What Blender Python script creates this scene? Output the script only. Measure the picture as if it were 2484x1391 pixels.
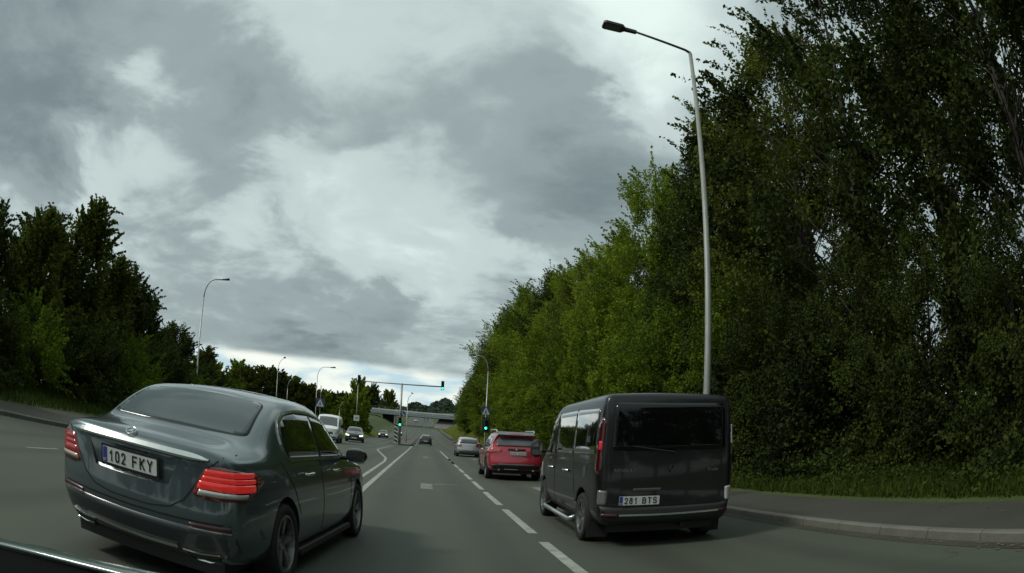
import bpy, bmesh, math, random
import numpy as np
from mathutils import Vector, Matrix
from mathutils.bvhtree import BVHTree

scene = bpy.context.scene
for o in list(bpy.data.objects): bpy.data.objects.remove(o)
COL = scene.collection
rad = math.radians
random.seed(7)

# ------------------------------------------------------------------ camera (wide dash camera lens)
CAM_H = 1.316
F_PX, K3, PITCH, YAW, ROLL = 1700.44, 0.32956, 0.224405, 0.116489, 0.050214
SENSOR_W = 36.0
cam_d = bpy.data.cameras.new("dash_camera")
cam = bpy.data.objects.new("dash_camera", cam_d); COL.objects.link(cam)
cam_d.sensor_width = SENSOR_W; cam_d.sensor_fit = 'HORIZONTAL'
cam_d.clip_start = 0.05; cam_d.clip_end = 6000
cam_d.type = 'PANO'
cam_d.panorama_type = 'FISHEYE_LENS_POLYNOMIAL'
fmm = F_PX * SENSOR_W / 2484.0
cam_d.fisheye_fov = rad(180)
SGN = -1.0
cam_d.fisheye_polynomial_k0 = 0.0
cam_d.fisheye_polynomial_k1 = SGN * 1.0 / fmm
cam_d.fisheye_polynomial_k2 = 0.0
cam_d.fisheye_polynomial_k3 = SGN * K3 / fmm ** 3
cam_d.fisheye_polynomial_k4 = 0.0
fw = Vector((math.sin(YAW) * math.cos(PITCH), math.cos(YAW) * math.cos(PITCH), math.sin(PITCH)))
r0 = Vector((math.cos(YAW), -math.sin(YAW), 0)); u0 = r0.cross(fw)
rr = math.cos(ROLL) * r0 + math.sin(ROLL) * u0
uu = -math.sin(ROLL) * r0 + math.cos(ROLL) * u0
M = Matrix((rr, uu, -fw)).transposed().to_4x4(); M.translation = Vector((0, 0, CAM_H))
cam.matrix_world = M
scene.camera = cam

# ------------------------------------------------------------------ render, world, sun
scene.render.engine = 'CYCLES'
scene.view_settings.view_transform = 'Standard'
scene.view_settings.look = 'None'
scene.view_settings.exposure = 0.22
scene.view_settings.gamma = 1.0
cy = scene.cycles
cy.max_bounces = 6; cy.diffuse_bounces = 3; cy.glossy_bounces = 3; cy.transmission_bounces = 4
cy.transparent_max_bounces = 8; cy.caustics_reflective = False; cy.caustics_refractive = False
cy.use_denoising = True
cy.sample_clamp_indirect = 4.0

SUN_EL, SUN_AZ = rad(46), rad(-105)           # azimuth clockwise from the road direction (+Y)
world = bpy.data.worlds.new("World"); scene.world = world; world.use_nodes = True
nt = world.node_tree; nt.nodes.clear()
def wn(t, **k):
    n = nt.nodes.new(t)
    for a, b in k.items(): setattr(n, a, b)
    return n
def wl(a, b): nt.links.new(a, b)
def wmath(op, a, b=None, c=None, clamp=False):
    n = wn('ShaderNodeMath', operation=op, use_clamp=clamp)
    for i, v in enumerate((a, b, c)):
        if v is None: continue
        if isinstance(v, (int, float)): n.inputs[i].default_value = v
        else: wl(v, n.inputs[i])
    return n.outputs[0]
out = wn('ShaderNodeOutputWorld'); bg = wn('ShaderNodeBackground')
sky = wn('ShaderNodeTexSky', sky_type='NISHITA'); sky.sun_disc = False
sky.sun_elevation = SUN_EL; sky.sun_rotation = SUN_AZ
tc = wn('ShaderNodeTexCoord')
nrm = wn('ShaderNodeVectorMath', operation='NORMALIZE'); wl(tc.outputs['Generated'], nrm.inputs[0])
sep = wn('ShaderNodeSeparateXYZ'); wl(nrm.outputs[0], sep.inputs[0])
zc = wmath('ADD', wmath('MAXIMUM', sep.outputs['Z'], 0.0), 0.22)
px_ = wmath('DIVIDE', sep.outputs['X'], zc); py_ = wmath('DIVIDE', sep.outputs['Y'], zc)
comb = wn('ShaderNodeCombineXYZ'); wl(px_, comb.inputs[0]); wl(py_, comb.inputs[1])
def noise(scale, detail, rough, dist=0.0, off=(0, 0, 0)):
    m = wn('ShaderNodeMapping'); wl(comb.outputs[0], m.inputs[0]); m.inputs['Location'].default_value = off
    n = wn('ShaderNodeTexNoise'); n.inputs['Scale'].default_value = scale; n.inputs['Detail'].default_value = detail
    n.inputs['Roughness'].default_value = rough; n.inputs['Distortion'].default_value = dist
    wl(m.outputs[0], n.inputs['Vector']); return n
n1 = noise(1.15, 5, 0.50, 0.25, (3.1, 1.7, 0)); n2 = noise(2.6, 8, 0.56, 0.35, (9.4, 4.2, 0)); n4 = noise(8.0, 7, 0.6, 0.4, (2.4, 8.2, 0)); n3 = noise(0.5, 2, 0.5, 0.0, (1.0, 7.0, 0))
# cloud base brightness
base = wmath('ADD', wmath('ADD', wmath('MULTIPLY', n1.outputs['Fac'], 0.30), wmath('MULTIPLY_ADD', n4.outputs['Fac'], 0.16, wmath('MULTIPLY', n2.outputs['Fac'], 0.46))), 0.025)
# broad bright and dark masses of the cloud deck: (azimuth, elevation, width, amount)
wob = wn('ShaderNodeVectorMath', operation='SCALE'); wl(n2.outputs['Color'], wob.inputs[0]); wob.inputs['Scale'].default_value = 0.34
wob2 = wn('ShaderNodeVectorMath', operation='ADD'); wl(nrm.outputs[0], wob2.inputs[0]); wl(wob.outputs[0], wob2.inputs[1])
wob3 = wn('ShaderNodeVectorMath', operation='SUBTRACT'); wl(wob2.outputs[0], wob3.inputs[0]); wob3.inputs[1].default_value = (0.17, 0.17, 0.17)
wobn = wn('ShaderNodeVectorMath', operation='NORMALIZE'); wl(wob3.outputs[0], wobn.inputs[0])
CLOUD_MASSES = []
def mass(az, el, width, amt):
    global base
    d = (math.sin(rad(az)) * math.cos(rad(el)), math.cos(rad(az)) * math.cos(rad(el)), math.sin(rad(el)))
    dt = wn('ShaderNodeVectorMath', operation='DOT_PRODUCT'); wl(wobn.outputs[0], dt.inputs[0]); dt.inputs[1].default_value = d
    mr = wn('ShaderNodeMapRange', interpolation_type='SMOOTHSTEP')
    mr.inputs['From Min'].default_value = math.cos(rad(width)); mr.inputs['From Max'].default_value = 1.0
    mr.inputs['To Min'].default_value = 0.0; mr.inputs['To Max'].default_value = amt * .72
    wl(dt.outputs['Value'], mr.inputs['Value'])
    base = wmath('ADD', base, mr.outputs[0])
for m_ in [(-50, 27, 20, -.17), (-44, 20, 10, -.06), (-31, 19, 9, .24), (-40, 14, 8, .10), (-22, 27, 9, -.10), (-15, 32, 9, .12), (-4, 36, 9, .04), (6, 25, 11, -.11),
           (14, 20, 9, -.16), (20, 36, 11, .28), (22, 27, 7, .12), (-14, 19, 9, .17), (-3, 18.5, 9, .17), (4, 14.5, 6, .12), (10, 15.5, 5, .12), (-25, 12, 8, -.05),
           (-16, 10, 7, -.09), (-5, 8.5, 5, -.14), (4, 8.6, 5, -.05), (-12, 7, 5, -.12), (10, 70, 45, .25), (180, 30, 60, .08)]:
    mass(*m_)
# a bright gap under the deck along the horizon
el = wmath('ADD', sep.outputs['Z'], wmath('MULTIPLY', wmath('SUBTRACT', n1.outputs['Fac'], 0.5), 0.03))
gap = wn('ShaderNodeMapRange', interpolation_type='SMOOTHSTEP')
gap.inputs['From Min'].default_value = 0.100; gap.inputs['From Max'].default_value = 0.086
gap.inputs['To Min'].default_value = 0; gap.inputs['To Max'].default_value = 1; wl(el, gap.inputs['Value'])
ramp = wn('ShaderNodeValToRGB'); wl(base, ramp.inputs[0])
cr = ramp.color_ramp; cr.interpolation = 'EASE'
cr.elements[0].position = 0.22; cr.elements[0].color = (0.165, 0.215, 0.222, 1)
cr.elements[1].position = 0.86; cr.elements[1].color = (0.74, 0.86, 0.81, 1)
e = cr.elements.new(0.44); e.color = (0.28, 0.345, 0.350, 1)
e = cr.elements.new(0.62); e.color = (0.49, 0.585, 0.575, 1)
gr = wn('ShaderNodeValToRGB'); wl(n2.outputs['Fac'], gr.inputs[0])
gr.color_ramp.elements[0].position = 0.36; gr.color_ramp.elements[0].color = (0.46, 0.62, 0.68, 1)
gr.color_ramp.elements[1].position = 0.58; gr.color_ramp.elements[1].color = (0.84, 0.88, 0.80, 1)
mixg = wn('ShaderNodeMix', data_type='RGBA'); wl(gap.outputs[0], mixg.inputs[0]); wl(ramp.outputs[0], mixg.inputs[6]); wl(gr.outputs[0], mixg.inputs[7])
skys = wn('ShaderNodeMix', data_type='RGBA', blend_type='MULTIPLY'); skys.inputs[0].default_value = 1
wl(sky.outputs[0], skys.inputs[6]); skys.inputs[7].default_value = (0.08, 0.08, 0.08, 1)
cov = wn('ShaderNodeMix', data_type='RGBA'); cov.inputs[0].default_value = 0.95
wl(skys.outputs[2], cov.inputs[6]); wl(mixg.outputs[2], cov.inputs[7])
wl(cov.outputs[2], bg.inputs['Color']); bg.inputs['Strength'].default_value = 1.0
wl(bg.outputs[0], out.inputs[0])

sun_d = bpy.data.lights.new("sun", 'SUN'); sun_d.energy = 1.5; sun_d.angle = rad(14); sun_d.color = (1.0, 0.96, 0.88)
sun = bpy.data.objects.new("sun", sun_d); COL.objects.link(sun)
sv = Vector((math.sin(SUN_AZ) * math.cos(SUN_EL), math.cos(SUN_AZ) * math.cos(SUN_EL), math.sin(SUN_EL)))
sun.rotation_euler = (-sv).to_track_quat('-Z', 'Y').to_euler(); sun.location = (0, 0, 60)

# ------------------------------------------------------------------ materials
MATS = {}
def mat(name, col, rough=0.6, metal=0.0, coat=0.0, spec=0.5, emit=None, estr=0.0, nscale=None, namt=0.0, bump=0.0, bscale=None, coatr=0.05):
    if name in MATS: return MATS[name]
    m = bpy.data.materials.new(name); m.use_nodes = True
    t = m.node_tree; b = t.nodes['Principled BSDF']
    b.inputs['Roughness'].default_value = rough; b.inputs['Metallic'].default_value = metal
    b.inputs['Coat Weight'].default_value = coat; b.inputs['Coat Roughness'].default_value = coatr
    b.inputs['Specular IOR Level'].default_value = spec
    b.inputs['Base Color'].default_value = (*col, 1)
    tco = t.nodes.new('ShaderNodeTexCoord')
    n = t.nodes.new('ShaderNodeTexNoise'); n.inputs['Scale'].default_value = nscale or 6.0; n.inputs['Detail'].default_value = 5
    t.links.new(tco.outputs['Object'], n.inputs['Vector'])
    r = t.nodes.new('ShaderNodeValToRGB'); a = namt or 0.06
    r.color_ramp.elements[0].position = .3; r.color_ramp.elements[1].position = .7
    r.color_ramp.elements[0].color = (*[max(0, c * (1 - a)) for c in col], 1)
    r.color_ramp.elements[1].color = (*[min(1, c * (1 + a)) for c in col], 1)
    t.links.new(n.outputs['Fac'], r.inputs[0]); t.links.new(r.outputs[0], b.inputs['Base Color'])
    if bump:
        n2_ = t.nodes.new('ShaderNodeTexNoise'); n2_.inputs['Scale'].default_value = bscale or 40; n2_.inputs['Detail'].default_value = 4
        t.links.new(tco.outputs['Object'], n2_.inputs['Vector'])
        bp = t.nodes.new('ShaderNodeBump'); bp.inputs['Strength'].default_value = bump; bp.inputs['Distance'].default_value = 0.02
        t.links.new(n2_.outputs['Fac'], bp.inputs['Height']); t.links.new(bp.outputs[0], b.inputs['Normal'])
    if emit:
        b.inputs['Emission Color'].default_value = (*emit, 1); b.inputs['Emission Strength'].default_value = estr
    MATS[name] = m; return m

def ground_mat(name, c0, c1, c2, s_big, s_small, rough=0.8, bump=0.3, streak=False, spec=0.35):
    if name in MATS: return MATS[name]
    m = bpy.data.materials.new(name); m.use_nodes = True
    t = m.node_tree; b = t.nodes['Principled BSDF']; b.inputs['Roughness'].default_value = rough; b.inputs['Specular IOR Level'].default_value = spec
    tco = t.nodes.new('ShaderNodeTexCoord')
    def nz(s, d=5, sc=(1, 1, 1)):
        mp = t.nodes.new('ShaderNodeMapping'); mp.inputs['Scale'].default_value = sc; t.links.new(tco.outputs['Object'], mp.inputs[0])
        n = t.nodes.new('ShaderNodeTexNoise'); n.inputs['Scale'].default_value = s; n.inputs['Detail'].default_value = d
        t.links.new(mp.outputs[0], n.inputs['Vector']); return n
    a = nz(s_big, 4, (1, .12, 1) if streak else (1, 1, 1)); f = nz(s_small, 6)
    r = t.nodes.new('ShaderNodeValToRGB'); r.color_ramp.elements[0].position = .32; r.color_ramp.elements[1].position = .68
    r.color_ramp.elements[0].color = (*c0, 1); r.color_ramp.elements[1].color = (*c1, 1)
    t.links.new(a.outputs['Fac'], r.inputs[0])
    r2 = t.nodes.new('ShaderNodeMapRange'); r2.inputs['From Min'].default_value = .35; r2.inputs['From Max'].default_value = .75
    r2.inputs['To Min'].default_value = 0; r2.inputs['To Max'].default_value = .55; t.links.new(f.outputs['Fac'], r2.inputs[0])
    mx = t.nodes.new('ShaderNodeMix'); mx.data_type = 'RGBA'; t.links.new(r2.outputs[0], mx.inputs[0]); t.links.new(r.outputs[0], mx.inputs[6]); mx.inputs[7].default_value = (*c2, 1)
    t.links.new(mx.outputs[2], b.inputs['Base Color'])
    bp = t.nodes.new('ShaderNodeBump'); bp.inputs['Strength'].default_value = bump; bp.inputs['Distance'].default_value = .01
    f2 = nz(s_small * 3, 3); t.links.new(f2.outputs['Fac'], bp.inputs['Height']); t.links.new(bp.outputs[0], b.inputs['Normal'])
    MATS[name] = m; return m

def asphalt_wear(m, lanes):
    t = m.node_tree; b = t.nodes['Principled BSDF']; src = b.inputs['Base Color'].links[0].from_socket
    tco = t.nodes.new('ShaderNodeTexCoord'); sp = t.nodes.new('ShaderNodeSeparateXYZ'); t.links.new(tco.outputs['Object'], sp.inputs[0])
    nz = t.nodes.new('ShaderNodeTexNoise'); nz.inputs['Scale'].default_value = .5; nz.inputs['Detail'].default_value = 3; t.links.new(tco.outputs['Object'], nz.inputs['Vector'])
    acc = None
    def mth(op, a, c=None, d=None):
        n = t.nodes.new('ShaderNodeMath'); n.operation = op
        for i, v in enumerate((a, c, d)):
            if v is None: continue
            if isinstance(v, (int, float)): n.inputs[i].default_value = v
            else: t.links.new(v, n.inputs[i])
        return n.outputs[0]
    xw = mth('ADD', sp.outputs['X'], mth('MULTIPLY', mth('SUBTRACT', nz.outputs['Fac'], .5), .25))
    for c in lanes:
        for o_ in (-.78, .78):
            d = mth('ABSOLUTE', mth('SUBTRACT', xw, c + o_)); mr = t.nodes.new('ShaderNodeMapRange'); mr.interpolation_type = 'SMOOTHSTEP'
            mr.inputs['From Min'].default_value = .45; mr.inputs['From Max'].default_value = .05; t.links.new(d, mr.inputs['Value'])
            acc = mr.outputs[0] if acc is None else mth('MAXIMUM', acc, mr.outputs[0])
    vo = t.nodes.new('ShaderNodeTexVoronoi'); vo.feature = 'DISTANCE_TO_EDGE'; vo.inputs['Scale'].default_value = .16
    wv = t.nodes.new('ShaderNodeTexNoise'); wv.inputs['Scale'].default_value = 1.3; wv.inputs['Detail'].default_value = 6; t.links.new(tco.outputs['Object'], wv.inputs['Vector'])
    vm = t.nodes.new('ShaderNodeVectorMath'); vm.operation = 'MULTIPLY_ADD'; t.links.new(wv.outputs['Color'], vm.inputs[0]); vm.inputs[1].default_value = (1.6, 1.6, 0); t.links.new(tco.outputs['Object'], vm.inputs[2])
    t.links.new(vm.outputs[0], vo.inputs['Vector'])
    cm = t.nodes.new('ShaderNodeMapRange'); cm.inputs['From Min'].default_value = 0; cm.inputs['From Max'].default_value = .0045; cm.inputs['To Min'].default_value = .45; cm.inputs['To Max'].default_value = 0; t.links.new(vo.outputs['Distance'], cm.inputs['Value'])
    fac = mth('MAXIMUM', mth('MULTIPLY', acc, mth('MULTIPLY', nz.outputs['Fac'], .62)), cm.outputs[0])
    mx = t.nodes.new('ShaderNodeMix'); mx.data_type = 'RGBA'; t.links.new(fac, mx.inputs[0]); t.links.new(src, mx.inputs[6]); mx.inputs[7].default_value = (.026, .030, .024, 1)
    t.links.new(mx.outputs[2], b.inputs['Base Color'])
def leaf_mat(name, dark, light, trans=0.25):
    m = bpy.data.materials.new(name); m.use_nodes = True
    t = m.node_tree; b = t.nodes['Principled BSDF']; o = t.nodes['Material Output']
    at = t.nodes.new('ShaderNodeAttribute'); at.attribute_name = 'tint'
    r = t.nodes.new('ShaderNodeValToRGB'); r.color_ramp.elements[0].color = (*dark, 1); r.color_ramp.elements[1].color = (*light, 1)
    oi = t.nodes.new('ShaderNodeObjectInfo'); ad = t.nodes.new('ShaderNodeMath'); ad.operation = 'MULTIPLY_ADD'
    t.links.new(oi.outputs['Random'], ad.inputs[0]); ad.inputs[1].default_value = 0.3; t.links.new(at.outputs['Fac'], ad.inputs[2])
    sb = t.nodes.new('ShaderNodeMath'); sb.operation = 'SUBTRACT'; t.links.new(ad.outputs[0], sb.inputs[0]); sb.inputs[1].default_value = .15
    t.links.new(sb.outputs[0], r.inputs[0]); t.links.new(r.outputs[0], b.inputs['Base Color'])
    b.inputs['Roughness'].default_value = .75; b.inputs['Specular IOR Level'].default_value = .10
    tr = t.nodes.new('ShaderNodeBsdfTranslucent'); t.links.new(r.outputs[0], tr.inputs[0])
    mx = t.nodes.new('ShaderNodeMixShader'); mx.inputs[0].default_value = trans
    t.links.new(b.outputs[0], mx.inputs[1]); t.links.new(tr.outputs[0], mx.inputs[2]); t.links.new(mx.outputs[0], o.inputs[0])
    return m

ASPH = ground_mat('asphalt', (.052, .061, .044), (.074, .086, .062), (.090, .102, .076), .35, 60, .72, .35, True, .4)
asphalt_wear(ASPH, (.13, 3.35, -3.3, -7.3))
PAVE = ground_mat('pavement_asphalt', (.042, .043, .034), (.060, .060, .048), (.075, .075, .06), .6, 45, .85, .3)
KERB = ground_mat('kerb_concrete', (.125, .125, .105), (.18, .18, .15), (.10, .10, .085), 1.5, 30, .9, .3)
SOIL = ground_mat('grass_ground', (.035, .055, .012), (.075, .10, .022), (.05, .06, .02), .25, 9, .95, .6)
DIRT = ground_mat('island_paving', (.11, .105, .085), (.15, .14, .115), (.085, .085, .07), .8, 25, .9, .4)
CONC = ground_mat('bridge_concrete', (.60, .63, .60), (.74, .76, .72), (.16, .165, .155), .15, 2.5, .9, .3)
PAINT = ground_mat('road_paint', (.32, .34, .30), (.47, .49, .43), (.085, .095, .08), 1.2, 7, .75, .2)
WORN = ground_mat('worn_road_paint', (.17, .185, .16), (.28, .30, .26), (.085, .095, .08), 1.6, 10, .8, .2)
GALV = mat('galvanised_steel', (.34, .36, .34), .45, .75, nscale=8, namt=.12)
PGREY = mat('painted_pole', (.29, .31, .28), .5, .2, nscale=5, namt=.1)
DKMET = mat('dark_metal', (.03, .033, .033), .45, .3)
RUB = mat('tyre_rubber', (.014, .014, .014), .8)
BLK = mat('black_plastic', (.012, .013, .013), .5)
TRIMB = mat('black_rubber_seal', (.006, .007, .007), .55)
GLS = mat('dark_car_glass', (.008, .009, .009), .05, 0, .35, .5)
GLSR = mat('rear_window_glass', (.028, .036, .036), .05, 0, 1.0, 1.0)
VGLS = mat('van_privacy_glass', (.003, .0035, .0035), .03, 0, .15, .4)
VGLS2 = mat('van_side_glass', (.004, .005, .005), .015, 0, 1.0, 1.0)
CHR = mat('brushed_chrome', (.62, .66, .64), .22, 1.0)
ALLOY = mat('alloy_wheel', (.30, .31, .31), .35, .9)
PW = mat('white_plate', (.62, .64, .62), .5)
PB = mat('plate_band', (.03, .05, .28), .5)
PK = mat('plate_black', (.01, .01, .01), .5)
BARK = mat('bark', (.045, .038, .03), .9, nscale=9, namt=.4, bump=.5)
BIRCH = mat('birch_bark', (.30, .29, .26), .8, nscale=7, namt=.6, bump=.3)

# ------------------------------------------------------------------ mesh helpers
def smooth(me, val=True):
    if len(me.polygons): me.polygons.foreach_set('use_smooth', [val] * len(me.polygons))
def link(name, me, m, parent=None, sm=False):
    o = bpy.data.objects.new(name, me); COL.objects.link(o)
    if m is not None:
        for x in (m if isinstance(m, (list, tuple)) else [m]): me.materials.append(x)
    if parent is not None: o.parent = parent
    if sm: smooth(me)
    return o
def tag(o, label=None, cat=None, group=None, kind=None):
    if label: o['label'] = label
    if cat: o['category'] = cat
    if group: o['group'] = group
    if kind: o['kind'] = kind
    return o
def empty(name, loc, rz=0.0):
    o = bpy.data.objects.new(name, None); COL.objects.link(o); o.location = loc; o.rotation_euler = (0, 0, rz)
    o.empty_display_size = .3; return o
def copy_tree(o, parent=None):
    c = o.copy(); COL.objects.link(c); c.parent = parent
    for ch in [x for x in bpy.data.objects if x.parent == o]: copy_tree(ch, c)
    return c

class MB:
    def __init__(s): s.v = []; s.f = []; s.mi = []; s.cur = 0
    def add(s, vs, fs):
        b = len(s.v); s.v += [tuple(v) for v in vs]; s.f += [tuple(i + b for i in f) for f in fs]; s.mi += [s.cur] * len(fs); return s
    def box(s, x0, x1, y0, y1, z0, z1):
        return s.add([(x0, y0, z0), (x1, y0, z0), (x1, y1, z0), (x0, y1, z0), (x0, y0, z1), (x1, y0, z1), (x1, y1, z1), (x0, y1, z1)],
              [(0, 3, 2, 1), (4, 5, 6, 7), (0, 1, 5, 4), (1, 2, 6, 5), (2, 3, 7, 6), (3, 0, 4, 7)])
    def tube(s, pts, rs, n=8, cap=True):
        pts = [Vector(p) for p in pts]
        if isinstance(rs, (int, float)): rs = [rs] * len(pts)
        vs = []; fs = []
        pu = None
        for i, p in enumerate(pts):
            d = (pts[min(i + 1, len(pts) - 1)] - pts[max(i - 1, 0)]).normalized()
            if pu is None: pu = d.orthogonal().normalized()
            pu = (pu - d * pu.dot(d)); pu = pu.normalized() if pu.length > 1e-6 else d.orthogonal().normalized()
            w = d.cross(pu)
            for k in range(n):
                a = 2 * math.pi * k / n
                vs.append(p + (pu * math.cos(a) + w * math.sin(a)) * rs[i])
        for i in range(len(pts) - 1):
            for k in range(n):
                a = i * n + k; b = i * n + (k + 1) % n; fs.append((a, b, b + n, a + n))
        if cap:
            fs.append(tuple(range(n - 1, -1, -1))); fs.append(tuple((len(pts) - 1) * n + k for k in range(n)))
        return s.add(vs, fs)
    def prism(s, poly, fr, th):
        # poly 2D in frame fr=(O,U,V,N); thickness th along N
        O, U, V, N = [Vector(a) for a in fr]; n = len(poly)
        a = [O + U * p[0] + V * p[1] for p in poly]; b = [q + N * th for q in a]
        return s.add(a + b, [tuple(range(n))[::-1], tuple(range(n, 2 * n))] + [(i, (i + 1) % n, (i + 1) % n + n, i + n) for i in range(n)])
    def lathe(s, prof, c, axis='x', n=32):
        # prof: list of (r, a)
        vs = []; fs = []; m = len(prof)
        for k in range(n):
            t = 2 * math.pi * k / n; C, S = math.cos(t), math.sin(t)
            for r, a in prof:
                vs.append((c[0] + a, c[1] + r * C, c[2] + r * S) if axis == 'x' else ((c[0] + r * C, c[1] + r * S, c[2] + a) if axis == 'z' else (c[0] + r * C, c[1] + a, c[2] + r * S)))
        for k in range(n):
            for j in range(m - 1):
                a = k * m + j; b = ((k + 1) % n) * m + j; fs.append((a, b, b + 1, a + 1))
        return s.add(vs, fs)
    def build(s, name, m, parent=None, sm=False, fixn=True):
        me = bpy.data.meshes.new(name); me.from_pydata(s.v, [], s.f)
        if len(set(s.mi)) > 1: me.polygons.foreach_set('material_index', s.mi)
        me.update()
        if fixn:
            bm = bmesh.new(); bm.from_mesh(me); bmesh.ops.recalc_face_normals(bm, faces=bm.faces); bm.to_mesh(me); bm.free()
        return link(name, me, m, parent, sm)

def bevel_obj(o, w=.01, seg=2):
    md = o.modifiers.new('bevel', 'BEVEL'); md.width = w; md.segments = seg; md.limit_method = 'ANGLE'; md.angle_limit = rad(40)
    return o
def bake(o):
    dg = bpy.context.evaluated_depsgraph_get(); ev = o.evaluated_get(dg)
    me = bpy.data.meshes.new_from_object(ev, depsgraph=dg); return me
def text_mesh(name, body, size, m, parent, origin, U, V, N, width=None, depth=.002, bold=0.0):
    cu = bpy.data.curves.new(name, 'FONT'); cu.body = body; cu.size = size; cu.extrude = depth; cu.offset = bold
    cu.align_x = 'CENTER'; cu.align_y = 'CENTER'
    t = bpy.data.objects.new(name, cu); COL.objects.link(t)
    bpy.context.view_layer.update()
    me = bake(t); bpy.data.objects.remove(t); me.name = name
    xs = [v.co.x for v in me.vertices]; w = max(xs) - min(xs); sx = (width / w) if width else 1.0
    U, V, N, O = Vector(U), Vector(V), Vector(N), Vector(origin); cxm = (max(xs) + min(xs)) / 2
    ys = [v.co.y for v in me.vertices]; cym = (max(ys) + min(ys)) / 2
    for v in me.vertices: v.co = O + U * ((v.co.x - cxm) * sx) + V * (v.co.y - cym) + N * v.co.z
    me.materials.clear()
    return link(name, me, m, parent)

def rounded(poly, r, n=4):
    out_ = []; k = len(poly)
    for i in range(k):
        p = Vector(poly[i]); a = Vector(poly[i - 1]); b = Vector(poly[(i + 1) % k])
        ri = r[i] if isinstance(r, (list, tuple)) else r
        d1 = min(ri, (a - p).length * .45); d2 = min(ri, (b - p).length * .45)
        s_ = p + (a - p).normalized() * d1; e_ = p + (b - p).normalized() * d2
        for j in range(n + 1):
            t = j / n; out_.append(tuple((1 - t) ** 2 * s_ + 2 * t * (1 - t) * p + t * t * e_))
    return out_

def patch(bvh, name, poly, fr, m, parent, off=.004, grid=.05, sm=True, rim=True, flip=False):
    """Panel cut to a 2D outline and laid on the body along direction D."""
    O, U, V, D = [Vector(a) for a in fr]
    bm = bmesh.new(); vs = [bm.verts.new((p[0], p[1], 0)) for p in poly]
    f = bm.faces.new(vs)
    us = [p[0] for p in poly]; ws = [p[1] for p in poly]
    for ax, lo, hi in ((0, min(us), max(us)), (1, min(ws), max(ws))):
        n = max(1, int((hi - lo) / grid))
        for i in range(1, n):
            c = lo + (hi - lo) * i / n
            co = (c, 0, 0) if ax == 0 else (0, c, 0); no = (1, 0, 0) if ax == 0 else (0, 1, 0)
            bmesh.ops.bisect_plane(bm, geom=bm.verts[:] + bm.edges[:] + bm.faces[:], plane_co=co, plane_no=no)
    bmesh.ops.triangulate(bm, faces=[x for x in bm.faces if len(x.verts) > 4])
    for v in bm.verts:
        o = O + U * v.co.x + V * v.co.y - D * 4
        hit, nn, _, _ = bvh.ray_cast(o, D, 9)
        if hit is None:
            hit, nn, _, _ = bvh.find_nearest(O + U * v.co.x + V * v.co.y)
        if nn.dot(D) > 0: nn = -nn
        v.co = hit + nn * off
    bmesh.ops.recalc_face_normals(bm, faces=bm.faces)
    s_ = sum((fc.normal.dot(D) for fc in bm.faces), 0.0)
    if s_ > 0: bmesh.ops.reverse_faces(bm, faces=bm.faces)
    if rim:
        be = [e_ for e_ in bm.edges if e_.is_boundary]
        r_ = bmesh.ops.extrude_edge_only(bm, edges=be)
        for g in r_['geom']:
            if isinstance(g, bmesh.types.BMVert): g.co += D * (off + .01)
    me = bpy.data.meshes.new(name); bm.to_mesh(me); bm.free()
    return link(name, me, m, parent, sm=False if rim and not sm else sm)

def ribbon_poly(pts, w):
    """closed outline of a polyline of given width"""
    L = []; Rr = []; P = [Vector(p) for p in pts]
    for i, p in enumerate(P):
        d = (P[min(i + 1, len(P) - 1)] - P[max(i - 1, 0)]).normalized(); n = Vector((-d.y, d.x))
        L.append(tuple(p + n * w / 2)); Rr.append(tuple(p - n * w / 2))
    return L + Rr[::-1]
def ribbons(bvh, name, lines, fr, m, parent, off=.003, grid=.06):
    """several thin strips projected on the body and kept in one mesh (one part)"""
    O, U, V, D = [Vector(a) for a in fr]
    for pts, w in lines:
        mb = MB()
        P = [Vector(p) for p in pts]; Q = []
        for a, b in zip(P[:-1], P[1:]):
            n = max(1, int((b - a).length / grid)); Q += [a + (b - a) * i / n for i in range(n)]
        Q.append(P[-1]); rows = []
        for i, p in enumerate(Q):
            d = (Q[min(i + 1, len(Q) - 1)] - Q[max(i - 1, 0)]).normalized(); n = Vector((-d.y, d.x)); row = []
            for sgn in (-.5, .5):
                q = p + n * w * sgn; o = O + U * q.x + V * q.y - D * 4
                hit, nn, _, _ = bvh.ray_cast(o, D, 9)
                if hit is None: hit, nn, _, _ = bvh.find_nearest(O + U * q.x + V * q.y)
                if nn.dot(D) > 0: nn = -nn
                row.append((hit, nn))
            rows.append(row)
        vs = []; fs = []
        for row in rows:
            vs += [row[0][0] - row[0][1] * .004, row[0][0] + row[0][1] * off, row[1][0] + row[1][1] * off, row[1][0] - row[1][1] * .004]
        for i in range(len(rows) - 1):
            for k in range(3): fs.append((i * 4 + k, i * 4 + k + 1, i * 4 + 4 + k + 1, i * 4 + 4 + k))
        e_ = (len(rows) - 1) * 4; fs += [(0, 1, 2, 3), (e_ + 3, e_ + 2, e_ + 1, e_)]
        mb.add(vs, fs)
        last = mb.build(name, m, parent)
    return last

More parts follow.
